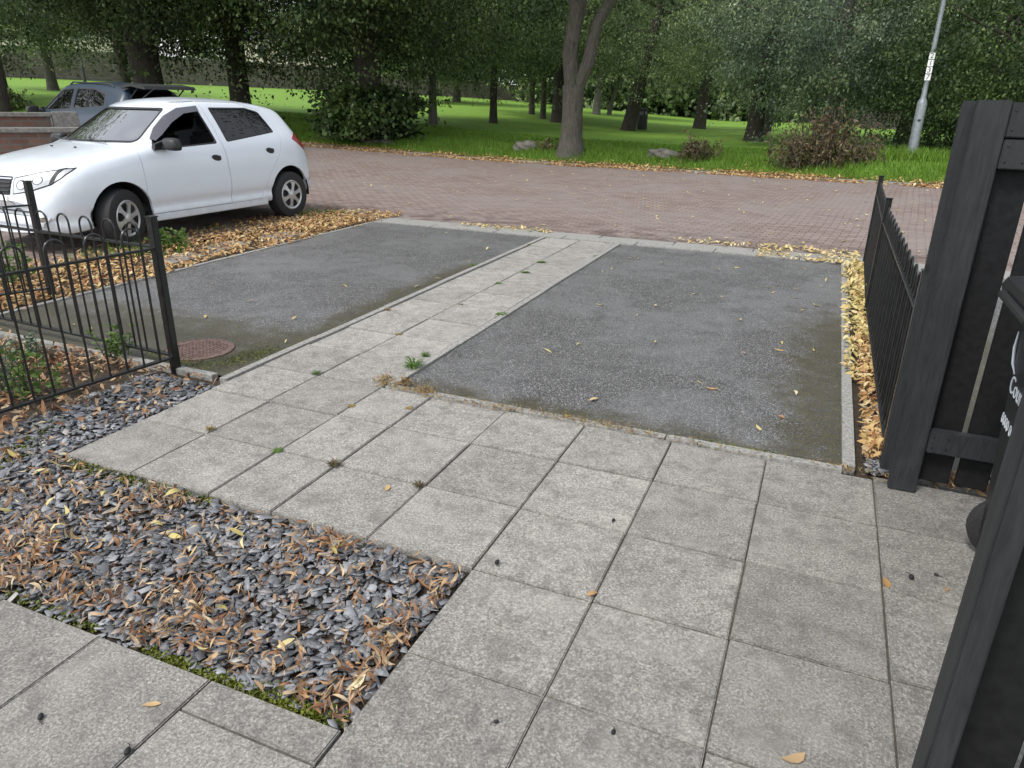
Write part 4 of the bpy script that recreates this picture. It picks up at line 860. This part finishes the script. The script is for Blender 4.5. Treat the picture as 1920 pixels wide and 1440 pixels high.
for k in range(4): a = k * math.pi / 2 + .6; mb.cbox((.22 * math.cos(a) - .03, .22 * math.sin(a) - .03, .7), (.22 * math.cos(a) + .03, .22 * math.sin(a) + .03, .85), .005)
mb.build('hood_support', M['trim'], lb); MB().lathe([(.2, .69), (.2, .85)], 20).build('liner', M['galv'], lb)
def rock(px, py, sx, sy, sz, lb, seed):
    x, y, z = at(px, py); bm = bmesh.new(); bmesh.ops.create_icosphere(bm, subdivisions=4, radius=1); r = random.Random(seed); ph = [r.uniform(0, 6) for _ in range(6)]
    for v in bm.verts:
        c = v.co; k = 1 + .13 * math.sin(c.x * 3 + ph[0]) * math.cos(c.y * 2.6 + ph[1]) + .08 * math.sin(c.z * 6 + c.x * 5 + ph[2]) + .03 * math.sin(c.y * 14 + c.z * 9 + ph[3])
        v.co = Vector((c.x * k * sx, c.y * k * sy, max(-.2, c.z * k - .12 * c.x) * sz * .8))
    me = bpy.data.meshes.new('boulder'); bm.to_mesh(me); bm.free(); smooth(me, 30); o = link('boulder', me, M['rock']); o.location = (x, y, z); tag(o, lb, 'boulder', 'boulders on the grass verge')
rock(710, 266, .6, .3, .22, 'long flat boulder in front of the dark bush', 1); rock(985, 281, .36, .26, .28, 'rounded boulder left of the forked tree', 2); rock(1245, 294, .42, .25, .24, 'pale boulder with dry weeds beside it, right of the forked tree', 3)

# ------------------------------------------------------------------ vegetation
def foliage(seed, Rr, ncl, nlf, leaf, cs=.5, low=.6, wide=.55, shell_=.5, bias=0., flat=.45):
    """leaf blades gathered in drooping sprays through the volume of a crown"""
    r = np.random.default_rng(seed); u = r.normal(0, 1, (ncl, 3)); u[:, 2] -= bias; u /= np.linalg.norm(u, axis=1)[:, None]; ph = r.uniform(0, 6, 6)
    k = 1 + .2 * np.sin(u[:, 0] * 4 + ph[0]) * np.cos(u[:, 1] * 4 + ph[1]) + .15 * np.sin(u[:, 2] * 7 + ph[2] + u[:, 0] * 5)
    rad = (shell_ + (1 - shell_) * r.uniform(0, 1, ncl) ** .6) * k; C = u * rad[:, None] * np.array(Rr); C[:, 2] = np.where(C[:, 2] < 0, C[:, 2] * low, C[:, 2])
    hang = r.exponential(.13, ncl) * Rr[2] * (C[:, 2] < .1 * Rr[2]); C[:, 2] -= hang; C[:, :2] *= (1 - .25 * hang / Rr[2])[:, None]
    cz = r.uniform(.45, 1.45, ncl) * cs; N = ncl * nlf; q = r.normal(0, 1, (N, 3)); out = np.repeat(u * np.array([1, 1, .2]), nlf, 0); sc_ = np.repeat(cz, nlf)[:, None]
    al = r.normal(0, 1, N)[:, None]; P = np.repeat(C, nlf, 0) + (q * np.array([.75, .75, flat * .6]) + out * al * .8) * sc_
    P[:, 2] -= (np.clip(al[:, 0], -1, 3) ** 2) * sc_[:, 0] * .16
    d = r.normal(0, 1, (N, 3)) + out * .7; d[:, 2] -= .75; d /= np.linalg.norm(d, axis=1)[:, None]; up = r.normal(0, .55, (N, 3)) + np.array([0, 0, 1.]); s = np.cross(d, up); s /= (np.linalg.norm(s, axis=1)[:, None] + 1e-9)
    L = leaf * r.uniform(.6, 1.3, N)[:, None]; V = np.stack([P, P + d * L * .45 + s * L * wide * .5, P + d * L, P + d * L * .45 - s * L * wide * .5], 1)
    return V.reshape(-1, 3), np.arange(N * 4).reshape(-1, 4)
def crownmesh(name, *a, **k):
    V, F = foliage(*a, **k); V[:, 2] -= np.percentile(V[:, 2], 5.); V = V.reshape(-1, 4, 3); V = V[V[:, :, 2].min(1) > -1.5].reshape(-1, 3); return npmesh(name, V, np.arange(len(V)).reshape(-1, 4))
CR = {}
def cm(kind, v):
    key = (kind, v)
    if key not in CR:
        if kind == 'near': CR[key] = crownmesh('crown', 10 + v, (5.5, 5.5, 4.6), 400, 90, .14, .62, .8, bias=.45)
        if kind == 'neardk': CR[key] = crownmesh('crown', 20 + v, (5.5, 5.5, 4.6), 620, 96, .135, .62, .8, bias=.5)
        if kind == 'fine': CR[key] = crownmesh('crown', 30 + v, (5.5, 5.5, 4.6), 600, 90, .14, .55, .85, wide=.3, bias=.45)
        if kind == 'far': CR[key] = crownmesh('crown', 40 + v, (5.5, 5.5, 4.6), 230, 62, .26, .85, .8, bias=.3)
    return CR[key]
CM_ = {}
def tree(px, py, wpx, ybot, rad, kind, v, mat, label, bark='bark', lean=(0, 0), coff=(0, 0), h=9., fork=None, zr=1., name='tree', D=None):
    if D: 
        d = ray(px, 200); q = D / math.hypot(d[0], d[1]); x, y = d[0] * q, d[1] * q; z = float(terr(x, y))
    else: x, y, z = at(px, py)
    D = math.hypot(x, y); r0 = wpx / FPX * D / 2 * 1.0; root = thing(name, label, 'tree', (x, y, z - .05)); zb = zat(px, ybot, x, y) - z
    rr = random.Random(int(px)); mb = MB(); H_ = zb + h * .55
    def limb(p, q, ra, rb, n=7, wob=.12, m=10):
        p = Vector(p); q = Vector(q); pts = []; rs = []
        for i in range(n):
            t = i / (n - 1); pts.append(p.lerp(q, t) + Vector((rr.uniform(-1, 1), rr.uniform(-1, 1), 0)) * wob * (q - p).length * .25 * math.sin(math.pi * t)); rs.append(ra + (rb - ra) * t)
        mb.tube(pts, rs, m); return pts[-1]
    if fork:
        zf = fork; top = Vector((lean[0] * zf, lean[1] * zf, zf)); mb.tube([(0, 0, -.1), (0, 0, .12), (lean[0] * .4, 0, .5), tuple(top * .6), tuple(top)], [r0 * 1.75, r0 * 1.35, r0 * 1.08, r0, r0 * 1.05], 14)
        q = CM[0] * 1.; q[2] = 0
        limb(top - Vector((0, 0, .3)), top + Vector((q[0] * -.25, q[1] * -.25, 6)), r0 * .78, r0 * .4); limb(top - Vector((0, 0, .35)), top + Vector((q[0] * 1.9, q[1] * 1.9, 5.2)), r0 * .66, r0 * .32); limb(top + Vector((-.05, 0, 1.0)), top + Vector((q[0] * .75, q[1] * .75, 6.)), r0 * .42, r0 * .2)
    else:
        top = Vector((lean[0] * H_, lean[1] * H_, H_)); mb.tube([(0, 0, -.1), (0, 0, .1), tuple(top * .08 + Vector((0, 0, .2))), tuple(top * .35), tuple(top * .7), tuple(top)], [r0 * 1.6, r0 * 1.28, r0 * 1.06, r0, r0 * .75, r0 * .35], 12)
    for i in range(7):
        t = rr.uniform(.45, .95); a = rr.uniform(0, 6.28); st = Vector((lean[0] * H_ * t, lean[1] * H_ * t, H_ * t)); ln = rad * rr.uniform(.5, .85)
        limb(st, st + Vector((math.cos(a) * ln, math.sin(a) * ln, ln * rr.uniform(.1, .7))), r0 * .33, r0 * .08, 5, .3, 6)
    mb.build('trunk', M[bark], root)
    key = (kind, v, mat)
    if key not in CM_: me = cm(kind, v).copy(); me.materials.append(M[mat]); CM_[key] = me
    o = bpy.data.objects.new('crown', CM_[key]); COL.objects.link(o); o.parent = root; s = rad / 5.5; zs = s * zr
    o.scale = (s, s, zs); o.location = (coff[0] + lean[0] * H_ * .6, coff[1], zb); o.rotation_euler = (0, 0, rr.uniform(0, 6.28)); return root
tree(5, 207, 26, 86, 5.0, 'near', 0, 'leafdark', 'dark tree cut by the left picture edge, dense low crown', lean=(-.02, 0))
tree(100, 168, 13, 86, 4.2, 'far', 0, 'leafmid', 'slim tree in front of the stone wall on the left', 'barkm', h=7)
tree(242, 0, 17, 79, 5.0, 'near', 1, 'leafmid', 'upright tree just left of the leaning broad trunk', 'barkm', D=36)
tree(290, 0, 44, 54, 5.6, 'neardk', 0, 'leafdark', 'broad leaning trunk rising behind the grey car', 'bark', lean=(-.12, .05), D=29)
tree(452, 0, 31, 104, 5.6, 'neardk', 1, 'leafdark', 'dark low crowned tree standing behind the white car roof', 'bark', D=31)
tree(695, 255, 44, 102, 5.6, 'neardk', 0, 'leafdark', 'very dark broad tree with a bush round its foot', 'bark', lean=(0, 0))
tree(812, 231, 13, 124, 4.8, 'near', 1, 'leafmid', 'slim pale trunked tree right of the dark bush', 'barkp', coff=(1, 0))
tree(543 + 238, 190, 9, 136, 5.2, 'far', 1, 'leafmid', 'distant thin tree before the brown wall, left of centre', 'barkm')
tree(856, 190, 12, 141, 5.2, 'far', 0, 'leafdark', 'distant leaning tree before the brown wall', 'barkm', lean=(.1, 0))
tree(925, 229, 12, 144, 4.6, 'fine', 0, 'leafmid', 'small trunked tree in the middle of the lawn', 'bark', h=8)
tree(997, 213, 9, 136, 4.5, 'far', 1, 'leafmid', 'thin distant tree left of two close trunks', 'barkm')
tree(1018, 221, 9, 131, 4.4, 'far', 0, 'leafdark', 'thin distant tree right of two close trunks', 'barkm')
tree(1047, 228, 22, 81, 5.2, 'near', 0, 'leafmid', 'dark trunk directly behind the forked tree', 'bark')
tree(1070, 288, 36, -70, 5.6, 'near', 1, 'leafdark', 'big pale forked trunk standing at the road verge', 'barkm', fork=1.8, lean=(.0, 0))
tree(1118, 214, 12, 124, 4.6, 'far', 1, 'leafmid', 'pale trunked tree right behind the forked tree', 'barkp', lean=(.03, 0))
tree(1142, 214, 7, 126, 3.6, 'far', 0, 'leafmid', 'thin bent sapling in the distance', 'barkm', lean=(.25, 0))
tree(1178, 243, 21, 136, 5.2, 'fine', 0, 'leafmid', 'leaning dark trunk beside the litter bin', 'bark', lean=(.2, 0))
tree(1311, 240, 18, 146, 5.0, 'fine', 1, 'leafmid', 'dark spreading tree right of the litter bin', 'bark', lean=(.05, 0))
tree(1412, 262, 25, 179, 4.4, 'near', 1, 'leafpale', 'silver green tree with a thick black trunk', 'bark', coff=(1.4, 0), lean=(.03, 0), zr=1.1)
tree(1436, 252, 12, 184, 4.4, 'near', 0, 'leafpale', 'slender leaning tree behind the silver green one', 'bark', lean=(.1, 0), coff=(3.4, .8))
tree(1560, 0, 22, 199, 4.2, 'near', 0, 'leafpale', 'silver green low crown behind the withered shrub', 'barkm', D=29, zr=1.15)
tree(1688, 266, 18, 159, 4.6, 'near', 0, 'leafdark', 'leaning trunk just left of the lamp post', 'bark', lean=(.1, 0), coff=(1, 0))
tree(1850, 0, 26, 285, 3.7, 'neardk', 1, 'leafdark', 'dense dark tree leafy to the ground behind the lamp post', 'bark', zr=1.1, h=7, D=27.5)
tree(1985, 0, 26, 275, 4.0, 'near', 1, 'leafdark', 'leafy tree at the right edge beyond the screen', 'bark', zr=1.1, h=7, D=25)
def bush(name, px, py, Rr, n, nl, leaf, mat, label, stems=8, wide=.55, seed=5, up=0.):
    x, y, z = at(px, py); root = thing(name, label, 'bush', (x, y, z)); r = random.Random(seed); mb = MB()
    for i in range(stems): a = r.uniform(0, 6.28); q = r.uniform(.3, .8); mb.tube([(0 + r.uniform(-.4, .4) * Rr[0], r.uniform(-.3, .3) * Rr[1], -.05), (math.cos(a) * Rr[0] * q * .5, math.sin(a) * Rr[1] * q * .5, Rr[2] * .7), (math.cos(a) * Rr[0] * q, math.sin(a) * Rr[1] * q, Rr[2] * (1.1 + q * .5))], [.03, .02, .006], 6)
    mb.build('stem', M['barkm'], root); V, F = foliage(seed, Rr, n, nl, leaf, min(Rr) * .3, .9, wide, .35); V[:, 2] += Rr[2] * .85 + up; V[:, 2] = np.abs(V[:, 2]) + .02; link('foliage', npmesh('foliage', V, F), M[mat], root); return root
tree(0, 0, 26, -40, 5.2, 'near', 1, 'leafmid', 'tree just outside the left picture edge', 'bark', coff=(-2., -3.), D=24)
bush('bush', 690, 262, (1.5, 1.0, .85), 260, 46, .16, 'leafdark', 'dark leafy bush round the foot of the broad tree', seed=6, wide=.75)
bush('bush', 30, 205, (.6, .5, .5), 60, 30, .12, 'leafmid', 'small bush beside the trunk at the left edge', seed=7)
def withered(px, py, Rx, hh, n, lb, seed):
    x, y, z = at(px, py); root = thing('dead_shrub', lb, 'shrub', (x, y, z)); r = np.random.default_rng(seed); mb = MB(); V = []; F = []; ax = np.array([CM[0][0], CM[0][1], 0])
    for i in range(n):
        b = ax * r.uniform(-Rx, Rx) + np.array([0, 0, -.05]) + r.normal(0, .18, 3) * np.array([1, 1, 0]); tp = b + np.array([r.normal(0, .16), r.normal(0, .16), hh * r.uniform(.35, 1.1) * (1 - .35 * abs(np.dot(b, ax)) / Rx)]); mid = (b + tp) / 2 + r.normal(0, .05, 3); mb.tube([b, mid, tp], [.012, .009, .004], 5)
        for k in range(44):
            t = r.uniform(.1, 1); c = b + (tp - b) * t + r.normal(0, .06, 3); d = r.normal(0, 1, 3); d[2] -= .8; d /= np.linalg.norm(d); s_ = np.cross(d, r.normal(0, 1, 3)); s_ /= np.linalg.norm(s_); L = .12 * r.uniform(.5, 1.3); n0 = len(V)
            V += [c, c + d * L * .5 + s_ * L * .16, c + d * L, c + d * L * .5 - s_ * L * .16]; F.append((n0, n0 + 1, n0 + 2, n0 + 3))
    mb.build('stem', M['barkm'], root); link('foliage', npmesh('foliage', np.array(V), np.array(F)), M['leafbrown'], root)
withered(1545, 312, 1.0, 1.4, 95, 'wide withered brown shrub on the verge left of the lamp post', 3)
withered(1297, 300, .32, .75, 22, 'small withered weed clump beside the pale boulder', 4)
withered(1028, 284, .25, .55, 6, 'sparse dry stalks left of the forked tree', 5)
# grass on the verge
def blades(name, P, h, wd, mat, label):
    n = len(P); a = rng.uniform(0, 6.28, n); L = h * rng.uniform(.5, 1.3, n); ln = rng.normal(0, .35, (n, 2)) * L[:, None]; W = np.stack([np.cos(a), np.sin(a), 0 * a], 1) * wd
    V = np.zeros((n, 3, 3)); V[:, 0] = P - W; V[:, 1] = P + W; V[:, 2] = P; V[:, 2, :2] += ln; V[:, 2, 2] += L
    o = link(name, npmesh(name, V.reshape(-1, 3), np.arange(n * 3).reshape(-1, 3)), mat); tag(o, label, kind='stuff')
def gsc(n, x0, x1, d0, d1, p=1.5):
    x = rng.uniform(x0, x1, n); y = kerb_y(x) + d0 + (d1 - d0) * rng.uniform(0, 1, n) ** p; k = rng.uniform(0, 1, n) < .35 + .65 * pn(x, y, .9); x, y = x[k], y[k]; return np.stack([x, y, terr(x, y) - .05], 1)
blades('grass', gsc(90000, -24, 9, .12, 1.7), .17, .010, M['grass'], 'long grass of the road verge')
blades('grass', gsc(90000, -24, 9, 1.2, 7, 1.2), .085, .014, M['grass'], 'short mown grass of the near lawn')
n_ = 2600; P = np.stack([lx + rng.normal(0, .55, n_), ly + rng.normal(-.1, .3, n_), np.zeros(n_)], 1); P[:, 2] = terr(P[:, 0], P[:, 1]) - .04; blades('grass', P, .33, .011, M['grass'], 'tall grass round the foot of the lamp post')
P = scat(5200, -7.0, -5.65, 3.2, 8.8, -.02, 0, lambda x, y: sst(.62, .85, pn(x, y, .9, 2.2)) * .7); blades('grass', P, .11, .004, M['grass'], 'grass tufts in the leaf strip beside the white car')
P = scat(1500, -5.5, -3.7, 2.0, 3.0, -.02, 0, lambda x, y: sst(.6, .85, pn(x, y, 1.2, .2)) * .5); blades('grass', P, .1, .003, M['grass'], 'thin grass inside the railing corner')
# grey slabs half buried in the leaf strip
mb = MB()
for px, py, w_, l_ in ((530, 443, .16, .45), (425, 463, .16, .5), (335, 487, .16, .5)):
    x, y = g0(px, py); mb.cbox((x - w_, y - l_ / 2, -.04), (x + w_, y + l_ / 2, .02), .01)
tag(mb.build('stepping_edge', M['coping']), 'worn stones half buried in the leaf strip', kind='structure')

# ------------------------------------------------------------------ walls and houses beyond the lawn
def farwall(label, pts, h, mat, name='boundary_wall', th=.35, cop=.1):
    root = thing(name, label, 'wall', (0, 0, 0)); mb = MB(); mc = MB()
    for (a, b) in zip(pts[:-1], pts[1:]):
        d = Vector((b[0] - a[0], b[1] - a[1], 0)); n = Vector((-d.y, d.x, 0)).normalized() * th
        for m_, z0, z1, e in ((mb, -1.2, h, 0), (mc, h + .003, h + cop, .05)):
            nn = n * (1 + e * 2); o = n * -e; P = [Vector((a[0], a[1], a[2])) + o, Vector((b[0], b[1], b[2])) + o, Vector((b[0], b[1], b[2])) + nn, Vector((a[0], a[1], a[2])) + nn]
            m_.add([(p.x, p.y, p.z + z0) for p in P] + [(p.x, p.y, p.z + z1) for p in P], [(0, 3, 2, 1), (4, 5, 6, 7), (0, 1, 5, 4), (1, 2, 6, 5), (2, 3, 7, 6), (3, 0, 4, 7)])
    mb.build('wall', M[mat], root, False); mc.build('coping', M['coping'] if mat == 'stonewall' else M[mat], root, False)
def atD(px, D):
    d = ray(px, 190); q = D / math.hypot(d[0], d[1]); x, y = d[0] * q, d[1] * q; return (x, y, float(terr(x, y)))
farwall('long tall stone wall behind the lawn on the left', [atD(-250, 72), atD(0, 70), atD(330, 76), atD(640, 84)], 2.1, 'stonewall')
farwall('low dark brown wall across the far lawn in the middle', [atD(644, 84), atD(860, 86), atD(1065, 92)], 1.55, 'darkwall')
farwall('dark low wall glimpsed right of the silver green tree', [atD(1620, 62), atD(1720, 60)], 1.0, 'darkwall', cop=.15)
def house(px, D, wd, hh, label):
    x, y, z = atD(px, D); root = thing('house', label, 'house', (x, y, z), math.atan2(-x, y)); dp = 7
    MB().box((-wd / 2, 0, -1), (wd / 2, dp, hh)).build('wall', M['render'], root, False)
    MB().add([(-wd / 2 - .3, -.3, hh), (wd / 2 + .3, -.3, hh), (wd / 2 + .3, dp + .3, hh), (-wd / 2 - .3, dp + .3, hh), (-wd / 2 - .3, dp / 2, hh + 2.4), (wd / 2 + .3, dp / 2, hh + 2.4)], [(0, 1, 5, 4), (2, 3, 4, 5), (0, 4, 3), (1, 2, 5), (3, 2, 1, 0)]).build('roof', M['roof'], root, False)
    k = int(wd / 3)
    for i in range(k):
        for fz in (1., 3.7):
            cx = -wd / 2 + (i + .5) * wd / k; f = MB().box((cx - .6, -.06, fz), (cx + .6, -.003, fz + 1.3)).build('window', M['plate'], root, False); MB().box((cx - .52, -.075, fz + .08), (cx + .52, -.063, fz + 1.22)).build('pane', M['pane'], f, False)
house(120, 112, 22, 5.6, 'pale rendered houses glimpsed through the leaves at far left'); house(560, 118, 18, 5.6, 'cream houses behind the stone wall, left of centre'); house(800, 122, 18, 5.6, 'cream houses behind the brown wall')
# far-off wood closing the view
Vs = []; Fs = []; n0 = 0; k = 0
for px in list(range(-300, 700, 240)) + list(range(740, 1050, 75)) + list(range(1060, 2150, 45)):
    D = rnd.uniform(95, 108) if px < 1050 else rnd.uniform(78, 100)
    if px < 640: D = 135 + rnd.uniform(0, 10)
    x, y, z = atD(px, D); r_ = rnd.uniform(4.5, 6.5); V, F = foliage(200 + k, (r_, r_, r_ * 1.5), 240, 46, .55, 1.3, .95, .6, .45)
    base = r_ * (1.15 if px > 1050 else (1.9 if px > 640 else 1.7)); V += np.array([x, y, z + base]); Vs.append(V); Fs.append(F + n0); n0 += len(V); k += 1
o = link('far_wood', npmesh('far_wood', np.concatenate(Vs), np.concatenate(Fs)), M['leafmid']); tag(o, 'far-off belt of trees closing the view beyond the park', kind='stuff')
# garden walls left of the white car
wz = lambda px, py, D: zat(px, py, *atD(px, D)[:2])
a, b = atD(-60, 13.2), atD(88, 13.2); gwall('upper brick garden wall with stone coping and end pier on the left', a[:2], b[:2], wz(60, 211, 13.2) - a[2])
a, b = atD(-60, 11.9), atD(150, 11.9); gwall('lower brick garden wall in front of the taller one, beside the white car', a[:2], b[:2], wz(60, 240, 11.9) - a[2], pier=False)
# dark pole against the stone wall
x, y, z = atD(166, 62); p_ = thing('pole', 'thin dark pole against the stone wall', 'pole', (x, y, z)); MB().lathe([(.11, -.2), (.1, 1.2), (.07, 1.3), (.05, 7)], 12).build('column', M['trim'], p_); MB().cbox((-.15, -.5, 6.95), (.15, .1, 7.1), .03).build('lantern', M['galv'], p_)
